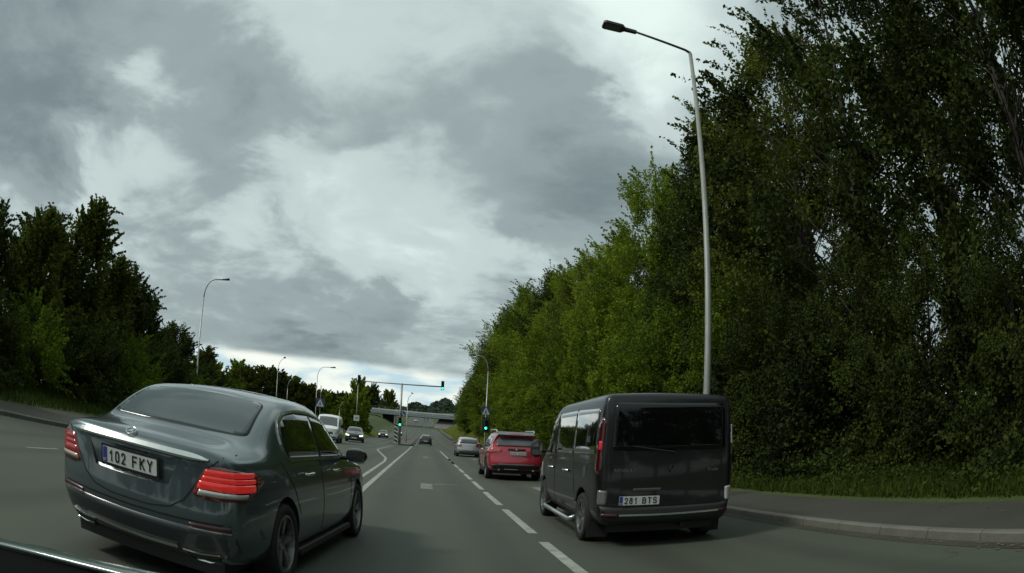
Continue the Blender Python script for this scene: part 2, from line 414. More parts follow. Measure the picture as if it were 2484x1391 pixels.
# ------------------------------------------------------------------ vehicle body
FR = [0, .45, .85, 1.0]
def body_mesh(spec, name='body'):
    low = spec['low']; tail = spec['tail']; nose = spec['nose']; W = spec['w']
    st = spec['st']
    def interp(tab, z):
        if z <= tab[0][0]: return tab[0][1]
        for (a, va), (b, vb) in zip(tab[:-1], tab[1:]):
            if z <= b: return va + (vb - va) * (z - a) / (b - a)
        return tab[-1][1]
    bm = bmesh.new(); rings = []
    ns = len(st)
    def sect(i):
        y, k, zb, p5, p6, p7, zt = st[i]
        side = [(spec['wb'] * k, zb)] + [(x * k, z + (zb - st[ns // 2][2]) * (1 if j == 0 else 0)) for j, (x, z) in enumerate(low)] + [p5, p6, p7]
        return y, side, zb, zt
    grid = {}
    def vert(s_, y, x, z, cap):
        if cap == 'r':
            yy = interp(tail, z) + spec.get('tailc', .2) * (abs(x) / W) ** 4
        elif cap == 'f':
            yy = interp(nose, z) - spec.get('nosec', .3) * (abs(x) / W) ** 3
        else: yy = y
        return bm.verts.new((x * s_, yy, z))
    R = []
    for i in range(ns):
        y, side, zb, zt = sect(i); cap = 'r' if i == 0 else ('f' if i == ns - 1 else '')
        ring = {}
        m = len(side) - 1
        for s_ in (-1, 1):
            for j, (x, z) in enumerate(side): ring[('s', s_, j)] = vert(s_, y, x, z, cap)
        xb = side[0][0]; xt = side[m][0]; zc_ = side[m][1]
        for a in range(3):
            z = zt - (zt - zc_) * FR[a] ** 2
            for s_ in ((1,) if a == 0 else (-1, 1)):
                ring[('b', s_, a)] = vert(s_, y, xb * FR[a], zb, cap)
                ring[('t', s_, a)] = vert(s_, y, xt * FR[a], z, cap)
        for s_ in (-1, 1):
            ring[('b', s_, 3)] = ring[('s', s_, 0)]; ring[('t', s_, 3)] = ring[('s', s_, m)]
        ring[('b', -1, 0)] = ring[('b', 1, 0)]; ring[('t', -1, 0)] = ring[('t', 1, 0)]
        R.append((ring, side, m, zb, zt))
    m = R[0][2]
    seq = [('b', 1, a) for a in range(0, 3)] + [('s', 1, j) for j in range(m + 1)] + [('t', 1, a) for a in (2, 1, 0)] + [('t', -1, a) for a in (1, 2)] + [('s', -1, j) for j in range(m, -1, -1)] + [('b', -1, a) for a in (2, 1)]
    for i in range(ns - 1):
        A, B = R[i][0], R[i + 1][0]
        for k in range(len(seq)):
            p, q = seq[k], seq[(k + 1) % len(seq)]
            bm.faces.new((A[p], A[q], B[q], B[p]))
    for idx, cap in ((0, 'r'), (ns - 1, 'f')):
        ring, side, m, zb, zt = R[idx]; G_ = {}
        for s_ in (-1, 1):
            for j in range(m + 1):
                for a in range(4):
                    if a == 3: G_[(s_, j, a)] = ring[('s', s_, j)]
                    elif j == 0: G_[(s_, j, a)] = ring[('b', s_, a)]
                    elif j == m: G_[(s_, j, a)] = ring[('t', s_, a)]
                    elif a == 0 and s_ == 1: G_[(s_, j, a)] = G_[(-1, j, 0)]
                    else:
                        x, z = side[j]; z2 = z + (zt - side[m][1]) * (1 - FR[a] ** 2) * (j / m) ** 3
                        G_[(s_, j, a)] = vert(s_, 0, x * FR[a], z2, cap)
            for j in range(m):
                for a in range(3):
                    bm.faces.new((G_[(s_, j, a)], G_[(s_, j, a + 1)], G_[(s_, j + 1, a + 1)], G_[(s_, j + 1, a)]))
    bmesh.ops.recalc_face_normals(bm, faces=bm.faces)
    me = bpy.data.meshes.new(name); bm.to_mesh(me); bm.free()
    o = bpy.data.objects.new(name, me); COL.objects.link(o)
    sd = o.modifiers.new('s', 'SUBSURF'); sd.levels = 2; sd.render_levels = 2
    tmp = []
    for (yc, zc2, r) in spec['arches']:
        for s_ in (-1, 1):
            c = MB(); c.tube([(s_ * (W - .27), yc, zc2), (s_ * (W + .2), yc, zc2)], r, 36)
            co = c.build('cutter', None); tmp.append(co)
            b = o.modifiers.new('b', 'BOOLEAN'); b.object = co; b.operation = 'DIFFERENCE'; b.solver = 'EXACT'
    for cut in spec.get('cuts', []):
        c = MB(); c.add(*cut); co = c.build('cutter', None); tmp.append(co)
        b = o.modifiers.new('b', 'BOOLEAN'); b.object = co; b.operation = 'DIFFERENCE'; b.solver = 'EXACT'
    bpy.context.view_layer.update()
    me2 = bake(o); me2.name = name
    bpy.data.objects.remove(o)
    for c in tmp: bpy.data.objects.remove(c)
    bm = bmesh.new(); bm.from_mesh(me2); bmesh.ops.triangulate(bm, faces=[f for f in bm.faces if len(f.verts) > 4])
    for f in bm.faces: f.smooth = True
    for e_ in bm.edges:
        if len(e_.link_faces) == 2 and e_.calc_face_angle(0) > rad(38): e_.smooth = False
    bvh = BVHTree.FromBMesh(bm); bm.to_mesh(me2); bm.free()
    return me2, bvh

REAR = ((0, 0, 0), (1, 0, 0), (0, 0, 1), (0, 1, 0))
FRONT = ((0, 0, 0), (1, 0, 0), (0, 0, 1), (0, -1, 0))
RSIDE = ((0, 0, 0), (0, 1, 0), (0, 0, 1), (-1, 0, 0))
LSIDE = ((0, 0, 0), (0, 1, 0), (0, 0, 1), (1, 0, 0))
TOP = ((0, 0, 0), (1, 0, 0), (0, 1, 0), (0, 0, -1))
def corner_frame(sx, sy, a=40):
    # oblique frame looking at a body corner; U runs outward along x
    c, s = math.cos(rad(a)), math.sin(rad(a))
    D = Vector((-sx * s, -sy * c, 0)); U = Vector((sx * c, -sy * s, 0))
    return ((0, 0, 0), U, (0, 0, 1), D)

def wheel(parent, x, y, r, w, sx, spokes=5, twin=True, rimm=None, name='wheel'):
    e_ = MB(); hw = w / 2
    ri = r * .72
    e_.lathe([(ri, -hw * .9), (r * .93, -hw), (r * .985, -hw * .78), (r, -hw * .3), (r, hw * .3), (r * .985, hw * .78), (r * .93, hw), (ri, hw * .9), (ri, -hw * .9)], (0, 0, 0), 'x', 40)
    root = bpy.data.objects.new(name, None); COL.objects.link(root); root.parent = parent; root.location = (x, y, r)
    e_.build('tyre', RUB, root, sm=True)
    q = MB(); o = sx * hw
    q.lathe([(ri, o * .9), (ri * .93, o * .92), (ri * .90, o * .45), (ri * .90, -o * .6)], (0, 0, 0), 'x', 40)
    q.lathe([(0.001, o * .5), (r * .17, o * .55), (r * .20, o * .2)], (0, 0, 0), 'x', 20)
    for k in range(spokes):
        for dv in ((-.12, .12) if twin else (0,)):
            a = 2 * math.pi * k / spokes + dv + .2; a2 = 2 * math.pi * k / spokes + dv * .5 + .2
            c, s = math.cos(a), math.sin(a); c2, s2 = math.cos(a2), math.sin(a2); tw = .035 if twin else .06
            p0 = Vector((o * .62, c2 * r * .14, s2 * r * .14)); p1 = Vector((o * .82, c * ri * .94, s * ri * .94))
            t = Vector((0, -s, c)) * tw * r / .33 * .5; dx = Vector((-sx * .035, 0, 0))
            q.add([p0 - t, p0 + t, p1 + t, p1 - t, p0 - t + dx, p0 + t + dx, p1 + t + dx, p1 - t + dx],
                  [(0, 1, 2, 3), (7, 6, 5, 4), (0, 4, 5, 1), (1, 5, 6, 2), (2, 6, 7, 3), (3, 7, 4, 0)])
    q.build('rim', rimm or ALLOY, root)
    b = MB(); b.lathe([(.001, 0), (ri * .7, 0), (ri * .7, -sx * .03), (.001, -sx * .03)], (0, 0, 0), 'x', 24); b.build('brake_disc', DKMET, root)
    return root

GLY = {'0': [[(.2, 0), (.8, 0), (1, .18), (1, .82), (.8, 1), (.2, 1), (0, .82), (0, .18), (.2, 0)]], '1': [[(.15, .72), (.62, 1), (.62, 0)]],
       '2': [[(0, .78), (.12, .95), (.4, 1), (.8, .97), (1, .78), (.9, .55), (0, 0), (1, 0)]],
       '8': [[(.2, 0), (.8, 0), (1, .14), (1, .40), (.8, .53), (.2, .53), (0, .40), (0, .14), (.2, 0)], [(.22, .53), (.08, .66), (.08, .88), (.25, 1), (.75, 1), (.92, .88), (.92, .66), (.78, .53)]],
       'F': [[(0, 0), (0, 1), (1, 1)], [(0, .52), (.8, .52)]], 'K': [[(0, 0), (0, 1)], [(1, 1), (0, .42)], [(.3, .58), (1, 0)]], 'Y': [[(0, 1), (.5, .5), (1, 1)], [(.5, .52), (.5, 0)]],
       'B': [[(0, 0), (0, 1), (.75, 1), (.95, .88), (.95, .65), (.75, .53), (0, .53)], [(.75, .53), (1, .4), (1, .13), (.8, 0), (0, 0)]], 'T': [[(0, 1), (1, 1)], [(.5, 1), (.5, 0)]],
       'S': [[(0, .15), (.2, 0), (.8, 0), (1, .15), (1, .40), (.8, .52), (.2, .52), (0, .65), (0, .86), (.2, 1), (.8, 1), (1, .86)]]}
def glyphs(name, body, m, parent, O, U, V, N, width, height, stroke=.013):
    mb = MB(); n = len(body); gw = width / (n + (n - 1) * .42); O, U, V, N = Vector(O), Vector(U), Vector(V), Vector(N)
    for i, ch in enumerate(body):
        x0 = -width / 2 + i * gw * 1.42
        for st_ in GLY[ch]:
            P = [Vector((x0 + stroke / 2 + p[0] * (gw - stroke), -height / 2 + stroke / 2 + p[1] * (height - stroke))) for p in st_]
            vs = []; c = len(P); closed = (P[0] - P[-1]).length < 1e-6
            for k, p in enumerate(P):
                a = P[k - 1] if k else (P[-2] if closed else None); b = P[k + 1] if k < c - 1 else (P[1] if closed else None)
                d1 = (p - a).normalized() if a is not None else (b - p).normalized(); d2 = (b - p).normalized() if b is not None else d1
                n1_ = Vector((-d1.y, d1.x)); n2_ = Vector((-d2.y, d2.x)); mm = (n1_ + n2_).normalized(); k_ = stroke / 2 / max(.5, mm.dot(n1_))
                e1 = -d1 * stroke / 2 if False else Vector((0, 0))
                if a is None: e1 = -d2 * stroke / 2
                if b is None: e1 = d1 * stroke / 2
                vs += [O + U * (p + mm * k_ + e1).x + V * (p + mm * k_ + e1).y + N * .0018, O + U * (p - mm * k_ + e1).x + V * (p - mm * k_ + e1).y + N * .0018]
            mb.add(vs, [(2 * k, 2 * k + 1, 2 * k + 3, 2 * k + 2) for k in range(c - 1)])
    return mb.build(name, m, parent)

def number_plate(root, cx, y, zc_, text, tilt=0.0, frame=True, facing=-1, wid=.52, h=.113):
    """facing -1: the plate looks to -Y"""
    N = Vector((0, facing * math.cos(tilt), math.sin(tilt))); V = Vector((0, -facing * math.sin(tilt), math.cos(tilt))); U = Vector((-facing, 0, 0)); U = Vector((1, 0, 0)) if facing < 0 else Vector((-1, 0, 0))
    O = Vector((cx, y, zc_)); pl = bpy.data.objects.new('number_plate', None); COL.objects.link(pl); pl.parent = root
    def slab(nm, u0, u1, v0, v1, n0, n1, m, r=.01):
        mb = MB(); mb.prism(rounded([(u0, v0), (u1, v0), (u1, v1), (u0, v1)], r, 3), (O + N * n0, U, V, N), n1 - n0); return mb.build(nm, m, pl)
    if frame: slab('plate_frame', -wid / 2 - .018, wid / 2 + .018, -h / 2 - .022, h / 2 + .016, 0, .010, PK)
    slab('plate_panel', -wid / 2, wid / 2, -h / 2, h / 2, .011, .014, PW)
    slab('country_band', -wid / 2 + .003, -wid / 2 + .046, -h / 2 + .003, h / 2 - .003, .0145, .0155, PB)
    a = text.split(' ')
    glyphs('plate_digits', a[0], PK, pl, O + N * .0150 + U * -.110, U, V, N, .165, .082)
    glyphs('plate_letters', a[1], PK, pl, O + N * .0150 + U * .130, U, V, N, .190, .082)
    text_mesh('country_letters', 'EST', .024, PW, pl, O + N * .0165 + U * (-wid / 2 + .025) + V * -.038, U, V, N, width=.032)
    return pl

def mirror_part(root, sx, x, y, z, m, size=(.2, .12, .14)):
    mb = MB(); mb.box(-size[0] / 2, size[0] / 2, -size[1] / 2, size[1] / 2, -size[2] / 2, size[2] / 2)
    o = mb.build('wing_mirror', m, root, sm=True); o.location = (sx * x, y, z)
    md = o.modifiers.new('s', 'SUBSURF'); md.levels = 2; md.render_levels = 2
    for v in o.data.vertices: v.co *= 1.28
    g = MB(); g.prism(rounded([(-size[0] * .42, -size[2] * .38), (size[0] * .42, -size[2] * .38), (size[0] * .42, size[2] * .38), (-size[0] * .42, size[2] * .38)], .03, 3), ((0, -size[1] * .62, 0), (1, 0, 0), (0, 0, 1), (0, 1, 0)), .01)
    g.build('mirror_glass', GLSR, o)
    a = MB(); a.tube([(-sx * size[0] * .9, .02, -.04), (0, .0, -.03)], [.02, .025], 8); a.build('mirror_arm', BLK, o)
    return o

RED_ON = mat('lit_red_lamp', (.45, .01, .008), .18, 0, .6, emit=(1.0, .04, .03), estr=.22)
RED_DK = mat('dark_red_lamp', (.16, .008, .008), .15, 0, .8)
RED_MID = mat('red_lamp', (.30, .02, .025), .15, 0, .8, emit=(1, .05, .06), estr=.06)
CLEAR = mat('clear_lamp', (.55, .55, .52), .2, .2, .6)
HEAD_ON = mat('lit_headlamp', (.8, .8, .75), .2, 0, .5, emit=(1, .97, .85), estr=1.1)

# ---------------- sedan
def build_sedan():
    paint = mat('steel_blue_paint', (.074, .102, .108), .28, .5, 1.0, nscale=2, namt=.04)
    lowm = mat('bumper_dark_blue', (.026, .034, .040), .35, .2, .6)
    low = [(.905, .30), (.928, .52), (.925, .70), (.90, .88)]
    st = [  # y, plan scale, zbottom, p5, p6, p7, ztop
        (-2.25, .925, .24, (.82, .975), (.75, 1.012), (.62, 1.045), 1.070),
        (-2.12, .955, .22, (.84, .985), (.765, 1.030), (.63, 1.065), 1.090),
        (-1.90, .985, .20, (.865, .990), (.785, 1.045), (.65, 1.085), 1.112),
        (-1.70, .995, .19, (.872, .990), (.80, 1.06), (.69, 1.115), 1.145),
        (-1.38, 1.0, .18, (.875, .990), (.80, 1.17), (.72, 1.285), 1.325),
        (-1.02, 1.0, .18, (.875, .990), (.79, 1.24), (.71, 1.425), 1.475),
        (-.70, 1.0, .18, (.875, .990), (.785, 1.26), (.70, 1.475), 1.53),
        (-.15, 1.0, .18, (.875, .985), (.78, 1.26), (.69, 1.490), 1.55),
        (.35, 1.0, .18, (.870, .98), (.775, 1.24), (.68, 1.455), 1.52),
        (.70, 1.0, .18, (.865, .97), (.77, 1.18), (.67, 1.35), 1.41),
        (1.05, .998, .18, (.855, .965), (.78, 1.07), (.69, 1.15), 1.20),
        (1.28, .995, .18, (.845, .955), (.78, .99), (.68, 1.02), 1.05),
        (1.70, .985, .18, (.83, .92), (.76, .945), (.66, .965), .985),
        (2.05, .96, .19, (.80, .86), (.74, .885), (.64, .905), .925),
        (2.30, .92, .20, (.74, .78), (.68, .80), (.58, .82), .835)]
    rec = ([(-.44, -2.62, .945), (.44, -2.62, .945), (.37, -2.62, .64), (-.37, -2.62, .64),
            (-.43, -2.385, .940), (.43, -2.385, .940), (.35, -2.385, .770), (-.35, -2.385, .770)],
           [(0, 1, 2, 3), (7, 6, 5, 4), (0, 4, 5, 1), (1, 5, 6, 2), (2, 6, 7, 3), (3, 7, 4, 0)])
    spec = dict(w=.928, wb=.80, low=low, st=st, tailc=.20, nosec=.36,
                tail=[(.2, -2.30), (.34, -2.40), (.5, -2.455), (.60, -2.46), (.66, -2.435), (.75, -2.425), (.95, -2.41), (1.0, -2.39), (1.05, -2.345), (1.1, -2.25)],
                nose=[(.2, 2.40), (.5, 2.46), (.7, 2.40), (.85, 2.28)],
                arches=[(-1.40, .34, .385), (1.54, .34, .385)], cuts=[rec])
    me, bvh = body_mesh(spec)
    root = empty('sedan_car', (-1.8023, 6.3855, 0), -.0947)
    tag(root, 'dark steel-blue saloon with chrome boot bar and lit red tail lamp at the left', 'car')
    link('body', me, paint, root)
    # lower bumper
    lb = [(-.90, .52), (-.5, .505), (0, .50), (.5, .505), (.90, .52), (.90, .15), (-.90, .15)]
    bp = patch(bvh, 'lower_bumper', lb, REAR, lowm, root, .004, .07)
    ribbons(bvh, 'bumper_crease', [([(-.80, .555), (-.4, .545), (0, .54), (.4, .545), (.80, .555)], .012)], REAR, TRIMB, root, .002)
    ribbons(bvh, 'bumper_chrome_strip', [([(-.50, .345), (-.2, .330), (.1, .325), (.38, .330)], .026)], REAR, CHR, root, .014)
    for s_ in (-1, 1):
        pts = [(s_ * .43, .315), (s_ * .56, .305), (s_ * .70, .325), (s_ * .69, .255), (s_ * .47, .25)]
        patch(bvh, 'exhaust_tip', rounded(pts, .02, 3), REAR, BLK, root, .010, .05)
        ribbons(bvh, 'exhaust_trim', [([(s_ * .42, .325), (s_ * .56, .318), (s_ * .70, .333)], .013), ([(s_ * .50, .255), (s_ * .60, .250), (s_ * .70, .262)], .010)], REAR, CHR, root, .018)
        patch(bvh, 'reflector', rounded([(s_ * .50, .535), (s_ * .80, .545), (s_ * .80, .505), (s_ * .52, .495)], .012, 2), REAR, mat('reflector_red', (.05, .012, .014), .3), root, .006, .06)
        ribbons(bvh, 'reflector_trim', [([(s_ * .50, .498), (s_ * .80, .502)], .010)], REAR, CHR, root, .010)
    # boot lid seam and chrome bar
    seam = [(-.76, 1.03), (-.66, .93), (-.56, .80), (-.47, .68), (-.36, .61), (-.18, .585), (.18, .585), (.36, .61), (.47, .68), (.56, .80), (.66, .93), (.76, 1.03)]
    ribbons(bvh, 'boot_lid_seam', [(seam, .011)], REAR, TRIMB, root, .0025, .03)
    cb = MB(); N_ = 24; vs = []
    for k in range(N_ + 1):
        x = -.655 + 1.31 * k / N_; hh = .026 * (1 - .75 * max(0, (abs(x) - .50) / .155) ** 1.5)
        zc_ = .978 + .010 * (1 - (x / .655) ** 2)
        hp = bvh.ray_cast(Vector((x, -3.2, zc_)), Vector((0, 1, 0)), 3)[0]; yb = hp.y
        vs += [(x, yb + .02, zc_ + hh), (x, yb - .006, zc_ + hh), (x, yb - .036, zc_ - hh * .2), (x, yb - .034, zc_ - hh * .8), (x, yb + .02, zc_ - hh)]
    fs = [(k * 5 + a, k * 5 + (a + 1) % 5, k * 5 + 5 + (a + 1) % 5, k * 5 + 5 + a) for k in range(N_) for a in range(5)] + [(0, 1, 2, 3, 4), (N_ * 5 + 4, N_ * 5 + 3, N_ * 5 + 2, N_ * 5 + 1, N_ * 5)]
    cb.add(vs, fs).build('chrome_bar', CHR, root)
    # badge: ring with three spokes
    b = MB(); c = Vector((-.0, -2.385, 1.045)); tN = Vector((0, -.80, .60)); tV = Vector((0, .60, .80)); tU = Vector((1, 0, 0))
    hit = bvh.ray_cast(Vector((-.03, -3.2, 1.048)), Vector((0, 1, 0)), 3)
    c = hit[0] + hit[1] * .012; tN = hit[1]; tV = (Vector((0, 0, 1)) - tN * tN.z).normalized()
    ring = [c + (tU * math.cos(a) + tV * math.sin(a)) * .046 for a in [2 * math.pi * k / 32 for k in range(33)]]
    b.tube(ring, .0055, 8, False)
    for a in (90, 210, 330):
        d = tU * math.cos(rad(a)) + tV * math.sin(rad(a)); s2 = tU * -math.sin(rad(a)) + tV * math.cos(rad(a))
        b.add([c + s2 * .008, c - s2 * .008, c + d * .046, c + tN * .007], [(0, 2, 3), (1, 3, 2), (0, 3, 1), (0, 1, 2)])
    b.build('badge', CHR, root)
    text_mesh('model_lettering', 'E', .045, CHR, root, (.52, -2.405, .915), (1, 0, 0), (0, 0, 1), (0, -1, 0)) if False else None
    number_plate(root, 0, -2.418, .850, '102 FKY')
    lg = MB(); lg.box(-.15, .15, -2.40, -2.36, .930, .945); lg.build('plate_light', BLK, root)
    # lamps: outline wraps the corner
    for s_ in (-1, 1):
        fr = corner_frame(s_, -1, 38)
        U = fr[1]
        def uc(x, y): return Vector((s_ * x, y, 0)).dot(U)
        Li, Lo = uc(.60, -2.40), uc(.925, -2.00)
        outl = [(Li - .045, .735), (Li + .05, .93), (Li + .16, .945), (Lo - .05, .915), (Lo + .06, .865), (Lo - .02, .80), (Lo - .14, .735), (Li + .05, .71)]
        tl = patch(bvh, 'tail_light', rounded(outl, .025, 3), fr, RED_DK if s_ < 0 else RED_DK, root, .007, .04)
        lit = RED_ON if s_ > 0 else RED_MID
        for k, (z0, z1, a0, a1) in enumerate(((.780, .8365, -.010, .060), (.8375, .8745, .018, .056), (.8755, .918, .036, .066))):
            pp = [(Li + a0, z0), (Lo - a1, z0 + .012), (Lo - a1 + .01, z1 + .004), (Li + a0 + .02, z1)]
            patch(bvh, 'light_bar', rounded(pp, .012, 2), fr, lit, tl, .011, .04)
        patch(bvh, 'reversing_lens', rounded([(Li - .01, .735), (Lo - .15, .750), (Lo - .13, .777), (Li + .005, .775)], .01, 2), fr, CLEAR if s_ > 0 else mat('amber_clear', (.5, .42, .34), .25, .1, .5), tl, .011, .04)
    # rear window with black border
    rw = [(-.675, -1.66), (-.3, -1.715), (0, -1.725), (.3, -1.715), (.675, -1.66), (.60, -1.04), (.3, -.985), (0, -.975), (-.3, -.985), (-.60, -1.04)]
    patch(bvh, 'window_seal', rounded(rw, [.08, .02, .02, .02, .08, .10, .02, .02, .02, .10], 4), TOP, TRIMB, root, .002, .06)
    sh = [(x * .972, -1.37 + (y + 1.37) * .965) for x, y in rw]
    patch(bvh, 'rear_window', rounded(sh, [.07, .02, .02, .02, .07, .09, .02, .02, .02, .09], 4), TOP, mat('saloon_rear_glass', (.016, .034, .031), .06, 0, .25, .5), root, .005, .05)
    ant = MB(); ant.add([(-.012, -.86, 1.425), (.012, -.86, 1.425), (0, -.70, 1.44), (0, -.84, 1.475)], [(0, 1, 2), (0, 3, 1), (1, 3, 2), (2, 3, 0)]); ant.build('roof_antenna', paint, root)
    sr = [(-.40, -.62), (.40, -.62), (.40, .22), (-.40, .22)]
    patch(bvh, 'sunroof', rounded(sr, .05, 3), TOP, GLS, root, .003, .08)
    # windscreen
    ws = [(-.60, 1.24), (.60, 1.24), (.50, .50), (0, .44), (-.50, .50)]
    patch(bvh, 'windscreen', rounded(ws, .05, 3), TOP, GLS, root, .004, .08)
    for s_, fr in ((1, RSIDE), (-1, LSIDE)):
        # daylight opening arch: points (y,z)
        dlo = [(-1.20, 1.00), (-1.26, 1.07), (-1.24, 1.20), (-1.15, 1.30), (-.97, 1.365), (-.65, 1.395), (-.15, 1.40), (.28, 1.375), (.60, 1.31), (1.02, 1.12), (1.13, 1.01), (.9, .99), (-.2, 1.0)]
        patch(bvh, 'window_seal', rounded(dlo, .04, 3), fr, TRIMB, root, .004, .05)
        ro = rounded(dlo, .05, 3); ribbons(bvh, 'window_trim', [(ro + ro[:1], .020)], fr, CHR, root, .012, .03)
        cx_, cz_ = -.2, 1.18
        ins = [(cx_ + (y - cx_) * (.978), cz_ + (z - cz_) * .87) for y, z in dlo]
        rear_w = [(-1.17, 1.022), (-1.235, 1.08), (-1.215, 1.195), (-1.12, 1.285), (-.95, 1.345), (-.65, 1.373), (-.18, 1.378), (-.18, 1.02)]
        front_w = [(-.155, 1.02), (-.155, 1.378), (.27, 1.353), (.57, 1.293), (.98, 1.10), (1.06, 1.025), (.85, 1.012)]
        patch(bvh, 'side_window', rounded(rear_w, .03, 3), fr, GLS, root, .010, .06)
        patch(bvh, 'side_window', rounded(front_w, .03, 3), fr, GLS, root, .010, .06)
        ribbons(bvh, 'door_seam', [([(-.18, .99), (-.19, .6), (-.19, .26)], .009), ([(-1.40, .99), (-1.16, .80), (-1.0, .55)], .009), ([(1.14, .97), (1.12, .6), (1.08, .27)], .009), ([(-.98, .26), (1.08, .26)], .009)], fr, TRIMB, root, .0025)
        for yy in (-.80, .24):
            h = MB(); h.tube([(s_ * .933, yy - .11, .885), (s_ * .962, yy - .09, .886), (s_ * .962, yy + .09, .888), (s_ * .933, yy + .11, .888)], .013, 8); h.build('door_handle', CHR, root)
        ribbons(bvh, 'side_crease', [([(-1.9, .80), (-.8, .83), (.6, .82), (1.6, .79)], .006)], fr, mat('steel_blue_edge', (.06, .078, .08), .3, .5, 1.0), root, .001)
        sk = MB(); sk.box(s_ * .80, s_ * .915, -1.0, 1.12, .165, .235); bevel_obj(sk.build('side_skirt', BLK, root), .02)
        patch(bvh, 'wing_vent', rounded([(1.13, .565), (1.40, .60), (1.38, .57), (1.13, .545)], .006, 2), fr, CHR, root, .006, .05) if s_ > 0 else None
    for s_ in (-1, 1):
        mo = mirror_part(root, s_, 1.035, .80, 1.03, mat('mirror_black', (.014, .015, .015), .25, 0, .6), (.22, .13, .15))
        cm = MB(); cm.box(-.09, .09, -.07, .055, -.077, -.060); bevel_obj(cm.build('mirror_trim', CHR, mo), .006)
    for (yy) in (-1.40, 1.54):
        for s_ in (-1, 1): wheel(root, s_ * .805, yy, .335, .235, s_, 5)
    for s_ in (-1, 1):
        fr = corner_frame(s_, 1, 40); U = fr[1]; Li = Vector((s_ * .55, 2.3, 0)).dot(U); Lo = Vector((s_ * .88, 2.0, 0)).dot(U)
        patch(bvh, 'headlight', rounded([(Li, .62), (Li, .74), (Lo, .80), (Lo, .68)], .03, 3), fr, CLEAR, root, .005, .05)
    un = MB(); un.box(-.70, .70, -2.25, 2.2, .15, .24); un.build('underbody', BLK, root)
    return root

